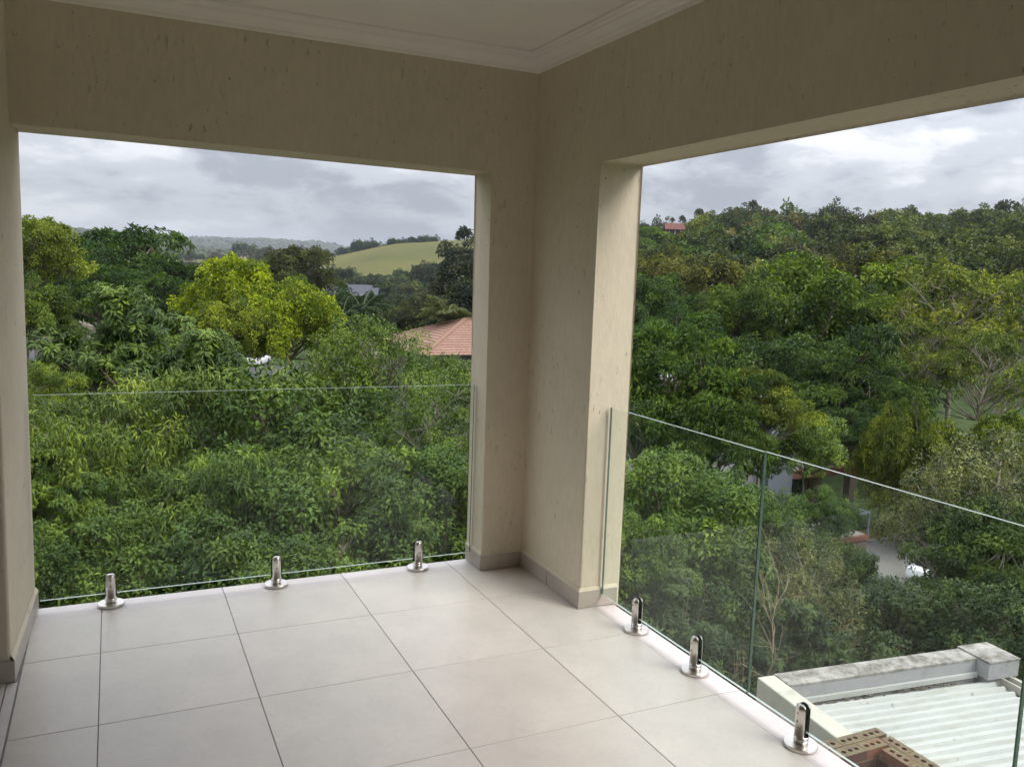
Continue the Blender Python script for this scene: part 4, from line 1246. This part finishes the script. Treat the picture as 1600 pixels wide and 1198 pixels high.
prism(bm, [tuple(L_(c)[:2]) for c in cr], 'z', -0.4, zE-base_z-0.02)
link('wall', bm_mesh('wall', bm, M_PALE), th)
# lower lean-to roof nearer the pillar
K0 = at(716, 590, 34.0); K1 = at(800, 604, 33.0)
K0[2] = K1[2] = (K0[2]+K1[2])/2
kd = unit(K1-K0); kn = np.array([-kd[1], kd[0], 0.0]); kn = kn if kn[1] > 0 else -kn
lt = empty('tiled_porch', (K0[0], K0[1], gz(K0[0], K0[1])))
tag(lt, 'lower corner of clay tiled porch roof against the corner pillar above the glass', 'porch')
def LL(v): return np.array(v)-np.array(lt.location)
kt = np.array([0, 0, 3.0*PITCH_T])
roof_face(lt, LL(K0), LL(K1), LL(K0+kn*3+kt+kd*0.3), LL(K1+kn*3+kt), M_RTILE, 9)
roof_face(lt, LL(K0+kn*3), LL(K0), LL(K0+kn*3+kt+kd*0.3), LL(K0+kn*3+kt+kd*0.3), M_RTILE, 9)
bm = bmesh.new(); prism(bm, [tuple(LL(K0+kd*0.4+kn*0.4)[:2]), tuple(LL(K1+kn*0.4)[:2]), tuple(LL(K1+kn*3)[:2]), tuple(LL(K0+kd*0.4+kn*3)[:2])], 'z', -0.3, LL(K0)[2]-0.03)
link('wall', bm_mesh('wall', bm, M_PALE), lt)

def gable_house(name, px, py, d, w, dep, hwall, hroof, wallm, roofm, label, rz=0.0, windows=0, cat='house'):
    """small house whose ridge middle shows at (px,py)"""
    p = at(px, py, d)
    zg = p[2]-hwall-hroof
    gr = gz(p[0], p[1])
    t = empty(name, (p[0], p[1], min(zg, gr)), rz)
    tag(t, label, cat)
    o0 = zg-min(zg, gr)
    bm = bmesh.new(); bx(bm, -w/2, w/2, -dep/2, dep/2, -0.5, o0+hwall)
    prism(bm, [(-dep/2, o0+hwall+0.002), (dep/2, o0+hwall+0.002), (0, o0+hwall+hroof-0.06)], 'x', -w/2, w/2)
    link('wall', bm_mesh('wall', bm, wallm), t)
    for s in (-1, 1):
        bm = bmesh.new()
        ov = 0.35
        y1 = s*(dep/2+ov); zb = o0+hwall-ov*hroof/(dep/2)
        v = [bm.verts.new(c) for c in ((-w/2-ov, y1, zb), (w/2+ov, y1, zb), (w/2+ov, 0, o0+hwall+hroof), (-w/2-ov, 0, o0+hwall+hroof), (-w/2-ov, y1, zb-0.1), (w/2+ov, y1, zb-0.1), (w/2+ov, 0, o0+hwall+hroof-0.1), (-w/2-ov, 0, o0+hwall+hroof-0.1))]
        for f in ((0, 1, 2, 3), (7, 6, 5, 4), (0, 4, 5, 1), (1, 5, 6, 2), (2, 6, 7, 3), (3, 7, 4, 0)): bm.faces.new([v[k] for k in f])
        link('roof', bm_mesh('roof', bm, roofm), t)
    for k in range(windows):
        x = (k+0.5)/windows*w-w/2
        wn = link('window', box_mesh('window', x-0.6, x+0.6, -dep/2-0.04, -dep/2-0.002, o0+hwall*0.45, o0+hwall*0.45+1.1, M_WHITE), t)
        link('pane', box_mesh('pane', x-0.5, x+0.5, -dep/2-0.055, -dep/2-0.042, o0+hwall*0.45+0.1, o0+hwall*0.45+1.0, M_DGLASS), wn)
    return t
gable_house('slate_house', 540, 444, 122, 7.0, 6.0, 2.6, 1.3, M_PALE, M_SLATE, 'house with grey slate roof in the valley left of the palms', rz=R_(-20), windows=3)
gable_house('slate_house', 562, 449, 117, 4.6, 5.0, 2.6, 1.0, M_PALE, M_SLATE, 'lower wing with grey slate roof right of the slate-roofed house', rz=R_(-20), windows=2)
gable_house('red_roof_house', 1058, 349, 165, 4.2, 4.0, 2.2, 1.1, M_REDR, M_REDR, 'small house with red roof on the right hill near the pillar', rz=R_(-30), windows=2)
gable_house('pale_roof_house', 1358, 339, 205, 4.4, 5, 2.6, 0.5, M_WHITE, simple('pale_metal_roof', (0.6, 0.62, 0.66), 0.4, 0.05, 2), 'house with pale roof on the skyline of the right hill', rz=R_(-40), windows=2)
gable_house('orange_shed', 676, 434, 262, 2.6, 2.4, 1.2, 0.4, simple('orange_paint', (0.20, 0.08, 0.04), 0.8, 0.1, 2), M_REDR, 'small orange shed below the right end of the field', rz=R_(-20), cat='shed')
# far sand-coloured tower house
pB = at(385, 391, 600)
tw = empty('sandstone_house', (pB[0], pB[1], gz(pB[0], pB[1])), R_(-12))
tag(tw, 'far sand-coloured flat-roofed house among trees below the horizon', 'house')
hb = pB[2]-gz(pB[0], pB[1])
link('wall', box_mesh('wall', -5.5, 1.5, -3, 3, -1, hb+3.2, M_TAN, 0.05), tw)
link('wall', box_mesh('wall', 1.502, 6.5, -3, 3, -1, hb+2.0, M_TAN, 0.05), tw)
link('turret', box_mesh('turret', -5.0, -2.4, -3.2, -0.4, hb+3.202, hb+5.0, M_TAN, 0.05), tw)
for x in (-4.0, -1.2, 2.8, 4.8): link('window', box_mesh('window', x-0.5, x+0.5, -3.06, -3.002, hb+0.4, hb+1.6, M_DGLASS), tw)

# pale two-storey house with terrace behind the feathery trees (parallel to the balcony)
K = at(1345, 690, 33.0)
gK = gz(K[0], K[1])
slab_z = at(1345, 729, 33.0)[2]
nh = empty('terrace_house', (K[0], K[1], gK))
tag(nh, 'pale house with blue-grey end wall behind the feathery trees, right opening', 'house')
zs = slab_z-gK; zr = K[2]-gK
def nhp(nm, x0, x1, y0, y1, z0, z1, m_, par=nh, bev=0.0): return link(nm, box_mesh(nm, x0, x1, y0, y1, z0, z1, m_, bev, 1), par)
wl_ = nhp('wall', -10.5, -4.72, 0.3, 6.0, -0.4, zr+1.9, M_PALE)
nhp('end_wall', -4.70, -3.55, -0.2, 6.0, -0.4, zr+1.1, M_BLUEG)
nhp('roof', -10.9, -4.3, -0.1, 6.4, zr+1.91, zr+2.1, simple('grey_roof_sheet', (0.30, 0.30, 0.34), 0.6, 0.1, 2))
nhp('back_wall', -3.53, -0.4, 1.4, 5.0, -0.4, zs-0.32, M_BRWALL)
dr = nhp('door', -2.3, -1.4, 1.36, 1.398, 0.0, 2.0, M_DGLASS); nhp('handle', -2.2, -2.16, 1.33, 1.358, 0.95, 1.1, M_RAIL, dr)
nhp('post', -0.35, -0.05, 0.05, 0.35, -0.3, zs-0.32, M_BRWALL); nhp('post', -1.2, -1.0, 1.30, 1.398, -0.3, zs-0.32, M_RUST)
for x in ():
    wn = nhp('window', x-0.75, x+0.75, 0.25, 0.298, zs+0.6, zs+1.8, M_WHITE); nhp('pane', x-0.66, x+0.66, 0.236, 0.248, zs+0.68, zs+1.72, M_DGLASS, wn)
nhp('terrace_slab', -3.53, -0.002, 0.002, 5.2, zs-0.30, zs, M_RUST, nh, 0.01); nhp('terrace_paving', -3.5, -0.1, 0.1, 5.15, zs+0.001, zs+0.02, M_PAVE)
for x in (-3.4, -2.3, -1.15, -0.04): nhp('rail_post', x-0.03, x+0.03, 0.02, 0.08, zs+0.001, zr-0.05, M_RAIL)
for y in (1.7, 3.4, 5.1): nhp('rail_post', -0.07, -0.01, y-0.03, y+0.03, zs+0.001, zr-0.05, M_RAIL)
for z in (zr, zr-0.16): 
    nhp('handrail', -3.5, 0.0, 0.02, 0.08, z-0.05, z, M_RAIL); nhp('handrail', -0.07, -0.01, 0.085, 5.2, z-0.05, z, M_RAIL)
# garden terrace lower down by the driveway
K2 = at(1359, 836, 27.0)
g2 = gz(K2[0], K2[1])
gt = empty('garden_terrace', (K2[0], K2[1], g2))
tag(gt, 'small raised terrace with red-brown edge and grey railing beside the driveway', 'terrace')
zq = max(0.3, K2[2]-g2)
nhp('retaining_wall', -1.7, -0.06, 0.05, 1.6, -0.4, zq-0.16, M_BRWALL, gt); nhp('paving', -1.7, -0.1, 0.1, 1.6, zq+0.001, zq+0.02, M_PAVE, gt)
nhp('slab', -1.8, 0.0, 0.0, 1.7, zq-0.158, zq, M_RUST, gt, 0.01)
for x, y in ((-0.05, 0.05), (-0.05, 1.6), (-0.9, 0.05), (-1.7, 0.05)): nhp('rail_post', x-0.025, x+0.025, y-0.025, y+0.025, zq+0.001, zq+0.70, M_RAIL, gt)
nhp('handrail', -1.75, -0.02, 0.02, 0.08, zq+0.701, zq+0.75, M_RAIL, gt); nhp('handrail', -0.08, -0.02, 0.085, 1.65, zq+0.701, zq+0.75, M_RAIL, gt)
# driveway and lawn
def rect_rows(x0, x1, y0, y1, n=12): return [[(x, y) for x in np.linspace(x0, x1, n)] for y in np.linspace(y0, y1, n)]
DV = np.array([K2[0], K2[1]])
pdv = None
for d_ in np.arange(20, 45, 0.25):
    q_ = at(1400, 862, d_)
    if q_[2] < gz(q_[0], q_[1])+0.02: pdv = q_; break
if pdv is None: pdv = at(1400, 862, 30)
terrain_patch('driveway', rect_rows(pdv[0]-3.4, pdv[0]+3.6, pdv[1]-5.5, pdv[1]+1.0), M_PAVE, 0.03, 'grey paved driveway seen through the right glass')
M_LAWN = simple('lawn', (0.046, 0.072, 0.018), 0.95, 0.45, 2.5, bmp=0.8)
M_DRYL = simple('yellowing_grass', (0.17, 0.165, 0.045), 0.95, 0.25, 1.0, bmp=0.5)
terrain_patch('lawn', rect_rows(pdv[0]-3.6, pdv[0]+6.5, pdv[1]+2.15, pdv[1]+11), M_LAWN, 0.03, 'green lawn rising behind the driveway')
terrain_patch('verge', rect_rows(pdv[0]-3.4, pdv[0]+5, pdv[1]+1.16, pdv[1]+2.1), M_DRYL, 0.04, 'strip of yellowing grass along the driveway')
kb = link('kerb', box_mesh('kerb', pdv[0]-3.4, pdv[0]+5, pdv[1]+1.03, pdv[1]+1.14, pdv[2]-0.4, pdv[2]+0.12, M_CONC)); tag(kb, 'pale concrete kerb between driveway and grass', kind='structure')
COVER_SKIP = [(pdv[0]-3.6, pdv[0]+6.5, pdv[1]-5.6, pdv[1]+11)]

# weathered wall and tarmac on the left
Wd = 72.0
w0 = at(58, 549, Wd); w1 = at(108, 551, Wd); w2 = at(160, 553, Wd)
bwz = gz(w1[0], w1[1])
rw = empty('weathered_wall', (w1[0], w1[1], bwz))
tag(rw, 'tall weathered brown wall with cream pillar at the left of the left opening', 'wall')
def topz(px, py): return at(px, py, Wd)[2]-bwz
M_WEATH = parapet_mat('stained_wall', (0.30, 0.245, 0.20), (0.095, 0.08, 0.068), 0.40, 0.66)
def wallpiece(nm, pa, pb, za, zb, th_, m_, fwd=0.0, zlo=-0.6):
    a = np.array(pa[:2]); b = np.array(pb[:2]); u = unit(b-a); n = np.array([u[1], -u[0]])
    c = [a+n*fwd, b+n*fwd, b+n*(fwd-th_), a+n*(fwd-th_)]
    bm = bmesh.new()
    lo = [bm.verts.new((p[0]-w1[0], p[1]-w1[1], zlo)) for p in c]; hi = [bm.verts.new((p[0]-w1[0], p[1]-w1[1], z)) for p, z in zip(c, (za, zb, zb, za))]
    bm.faces.new(lo[::-1]); bm.faces.new(hi)
    for k in range(4): bm.faces.new((lo[k], lo[(k+1) % 4], hi[(k+1) % 4], hi[k]))
    return link(nm, bm_mesh(nm, bm, m_), rw)
wallpiece('panel', at(50, 0, Wd), at(107.8, 0, Wd), topz(50, 520), topz(107, 517), 0.25, M_WEATH)
wallpiece('panel', at(108, 0, Wd), at(165, 0, Wd), topz(108, 506), topz(165, 525), 0.25, M_WEATH)
wallpiece('coping', at(107.5, 0, Wd), at(165, 0, Wd), topz(108, 505.2), topz(165, 524), 0.33, M_CONC, 0.04, topz(165, 525)+0.01) if False else None
wallpiece('pillar', at(79, 0, Wd), at(88.5, 0, Wd), topz(79, 516), topz(88, 516), 0.4, M_TAN, 0.15)
wallpiece('pillar', at(69, 0, Wd), at(72, 0, Wd), topz(79, 518), topz(88, 518), 0.4, M_TAN, 0.12)
wallpiece('drainpipe', at(93.6, 0, Wd), at(94.9, 0, Wd), topz(94, 528), topz(94, 528), 0.07, M_WHITE, 0.09)
pk = at(90, 551, 69.5)
terrain_patch('car_park', rect_rows(pk[0]-5, pk[0]+6, pk[1]-6.5, pk[1]+3.0), M_ASPH, 0.03, 'grey tarmac at the foot of the weathered wall')
terrain_patch('parking_court', rect_rows(*(lambda c: (c[0]-8, c[0]+7, c[1]-5, c[1]+6))(at(510, 560, 79))), M_ASPH, 0.03, 'tarmac parking court under the cars')

# ------------------------------------------------------------------ cars
def car_meshes(col, nm):
    paint = simple(nm+'_paint', col, 0.25, 0.03, 2, spec=0.6)
    prof = [(-2.05, 0.32), (-2.08, 0.62), (-1.98, 0.86), (-1.2, 0.93), (1.05, 0.95), (1.75, 0.86), (2.06, 0.68), (2.08, 0.36), (1.9, 0.24), (-1.9, 0.24)]
    bm = bmesh.new(); prism(bm, prof, 'y', -0.85, 0.85)
    bmesh.ops.bevel(bm, geom=[e for e in bm.edges], offset=0.06, segments=2, affect='EDGES', profile=0.6)
    body = bm_mesh('body', bm, paint, True)
    def frus(z0, z1, x0, x1, a0, a1, y0, y1, m_, n2):
        bm = bmesh.new()
        lo = [bm.verts.new(c) for c in ((x0, -y0, z0), (x1, -y0, z0), (x1, y0, z0), (x0, y0, z0))]
        hi = [bm.verts.new(c) for c in ((a0, -y1, z1), (a1, -y1, z1), (a1, y1, z1), (a0, y1, z1))]
        bm.faces.new(lo[::-1]); bm.faces.new(hi)
        for k in range(4): bm.faces.new((lo[k], lo[(k+1) % 4], hi[(k+1) % 4], hi[k]))
        bmesh.ops.bevel(bm, geom=[e for e in bm.edges], offset=0.03, segments=2, affect='EDGES')
        return bm_mesh(n2, bm, m_, True)
    glass = frus(0.90, 1.36, -1.75, 1.15, -1.25, 0.45, 0.78, 0.62, M_DGLASS, 'window')
    top = frus(1.33, 1.46, -1.32, 0.50, -1.15, 0.34, 0.66, 0.56, paint, 'roof')
    bm = bmesh.new(); lathe(bm, [(0.16, -0.09), (0.29, -0.09), (0.31, -0.06), (0.31, 0.06), (0.29, 0.09), (0.16, 0.09)], 20)
    tyre = bm_mesh('tyre', bm, M_RUBBER)
    bm = bmesh.new(); lathe(bm, [(0.06, -0.1), (0.19, -0.095), (0.19, 0.095), (0.06, 0.1)], 14)
    rim = bm_mesh('rim', bm, M_STEEL)
    bm = bmesh.new(); bx(bm, -0.03, 0.03, -0.16, 0.16, -0.06, 0.06, 0.02, 2)
    lampm = bm_mesh('headlight', bm, M_WHITE)
    return body, glass, top, tyre, rim, lampm
def car(meshes, x, y, rz, label):
    t = empty('parked_car', (x, y, gz(x, y)+0.03), rz)
    tag(t, label, 'car', 'parked cars')
    b, gl, tp, ty, rm, hl = meshes
    link('body', b, t); link('window', gl, t); link('roof', tp, t)
    for sx in (-1.28, 1.30):
        for sy in (-0.78, 0.78):
            w = link('wheel', ty, t, loc=(sx, sy, 0.31), rot=(math.pi/2, 0, 0)); link('rim', rm, w)
    for sy in (-0.6, 0.6): link('headlight', hl, t, loc=(2.03, sy, 0.66))
CW = car_meshes((0.75, 0.76, 0.78), 'white_car'); CS = car_meshes((0.42, 0.45, 0.50), 'silver_car')
def car_at(m_, px, d, rz, label):
    p = at(px, 440, d); car(m_, p[0], p[1], rz, label)
car_at(CS, 520, 78, R_(70), 'silver car parked behind the trees left of the tiled roof')
car_at(CW, 560, 77, R_(75), 'white car parked nearest the tiled roof')
car_at(CW, 400, 82, R_(65), 'white car half hidden behind the lime tree')
car_at(CW, 497, 330, R_(20), 'white car at the left end of the hill field')
pc = at(1405, 912, 26); car(CW, pdv[0]-1.0, pdv[1]-3.4, R_(12), 'white car on the driveway, mostly hidden by leaves')

# ------------------------------------------------------------------ palms
def frond_mesh(L, seed, droop):
    g = np.random.default_rng(seed)
    n = 22
    t = np.linspace(0.0, 1, n)
    x = L*t*0.9; z = L*(0.75*t-droop*t**2)
    P = np.stack([x, np.zeros(n), z], 1)
    v0, q0 = tubes([(P[::3], np.linspace(0.03, 0.008, len(P[::3])))], 4)
    Pl, Dl, Nl, Ll = [], [], [], []
    T = np.gradient(P, axis=0); T = unit(T)
    for k in range(2, n):
        for s in (-1, 1):
            Pl.append(P[k]); Dl.append(T[k]*0.6+np.array([0, s*0.9, -0.35])+g.normal(0, 0.08, 3)); Nl.append([0, 0, 1.0])
            Ll.append(L*0.34*math.sin(math.pi*(0.12+0.8*t[k])))
    V, Fc, Tt = leaves(np.array(Pl), unit(np.array(Dl)), np.array(Nl), np.array(Ll), np.full(len(Pl), L*0.035), np.clip(g.normal(0.45, 0.15, len(Pl)), 0, 1), fine=False)
    tri = np.concatenate([q0[:, [0, 1, 2]], q0[:, [0, 2, 3]]])
    VV = np.concatenate([v0, V]); FF = np.concatenate([tri, Fc+len(v0)])
    return mesh_np('frond', VV, FF, M_LEAF, np.concatenate([np.full(len(v0), 0.5), Tt]))
FR = [frond_mesh(1.0, k, 0.55+0.18*k) for k in range(3)]
def palm(px, py, d, L, col, label, n=16, dead=0):
    p = at(px, py, d); zg = gz(p[0], p[1])
    t = empty('palm', (p[0], p[1], zg)); tag(t, label, 'palm', 'palms below the field')
    h = p[2]-zg
    tm = trunk_mesh(h, 0.14, 0.1, int(px)); tm.materials.append(M_BARK); link('trunk', tm, t)
    for k in range(n):
        a = k*2.399; tl = random.uniform(-0.40, 0.30)-(0.35 if k % 3 == 0 else 0)
        f = link('frond', FR[k % 3], t, loc=(0, 0, h-0.03), rot=(0, tl, a), scale=(L,)*3)
        f.color = (*col, 1) if k >= dead else (0.20, 0.13, 0.075, 1)
        if k < dead: f.rotation_euler = (0, 1.0, a)
palm(697, 500, 50, 2.0, (0.085, 0.11, 0.05), 'pale palm standing over the ridge of the tiled roof', 18, 3)
palm(566, 492, 58, 2.4, (0.030, 0.055, 0.028), 'dark palm between the slate roof and the lime tree', 16)
palm(535, 498, 56, 2.0, (0.032, 0.055, 0.026), 'dark palm left of its twin, above the small lime tree', 14)

# ------------------------------------------------------------------ bare twiggy trees
def twiggy(px_base, d, h, label, col=M_TWIG, seed=1, spread=0.5):
    p = at(px_base, 440, d); zg = gz(p[0], p[1])
    g = np.random.default_rng(seed)
    main, fine_ = [], []
    def grow(o, dirv, L, r, lvl):
        n = 5
        pts = [o]; dv = dirv.copy()
        for k in range(n):
            dv = unit(dv+g.normal(0, 0.13, 3)+np.array([0, 0, 0.04])); pts.append(pts[-1]+dv*L/n)
        (main if lvl < 2 else fine_).append((np.array(pts), np.linspace(r, r*0.55, n+1)))
        if lvl >= 4: return
        for k in range(g.integers(2, 4) + (1 if lvl >= 2 else 0)):
            q_ = pts[g.integers(2, n+1)]
            nd_ = unit(dv+g.normal(0, spread, 3)); grow(q_, nd_, L*g.uniform(0.5, 0.72), r*0.55, lvl+1)
    for k in range(4): grow(np.array([g.normal(0, 0.1), g.normal(0, 0.1), -0.2]), unit(np.array([g.normal(0, 0.22), g.normal(0, 0.22), 1.0])), h*0.45, 0.03, 0)
    t = empty('bare_tree', (p[0], p[1], zg)); tag(t, label, 'tree', 'bare twiggy trees')
    v, q_ = tubes(main, 6); link('trunk', mesh_np('trunk', v, q_, col, smooth=True), t)
    v, q_ = tubes(fine_, 4); link('twigs', mesh_np('twigs', v, q_, col), t)
twiggy(1172, 10.6, 4.9, 'bare twiggy tree rising behind the joint of the right glass', seed=5)
twiggy(1225, 12.0, 5.2, 'bare twiggy tree just right of the glass joint', seed=9)
twiggy(650, 10.0, 4.8, 'thin bare branches low behind the spigot nearest the pillar', seed=12)
ground_cover()

# ------------------------------------------------------------------ haze in the air of the valley
hm = bpy.data.materials.new('haze_air'); hm.use_nodes = True
hn = hm.node_tree; hn.nodes.clear()
ho = hn.nodes.new('ShaderNodeOutputMaterial'); pv = hn.nodes.new('ShaderNodeVolumePrincipled')
pv.inputs['Color'].default_value = (0.80, 0.87, 0.97, 1)
pv.inputs['Density'].default_value = 0.00016
pv.inputs['Anisotropy'].default_value = 0.2
hn.links.new(pv.outputs[0], ho.inputs['Volume'])
hz = link('haze', box_mesh('haze', -9200, 9200, -9200, 9200, -25, 125, hm))
tag(hz, 'thin pale haze hanging over the valley and hills', 'haze', kind='stuff')
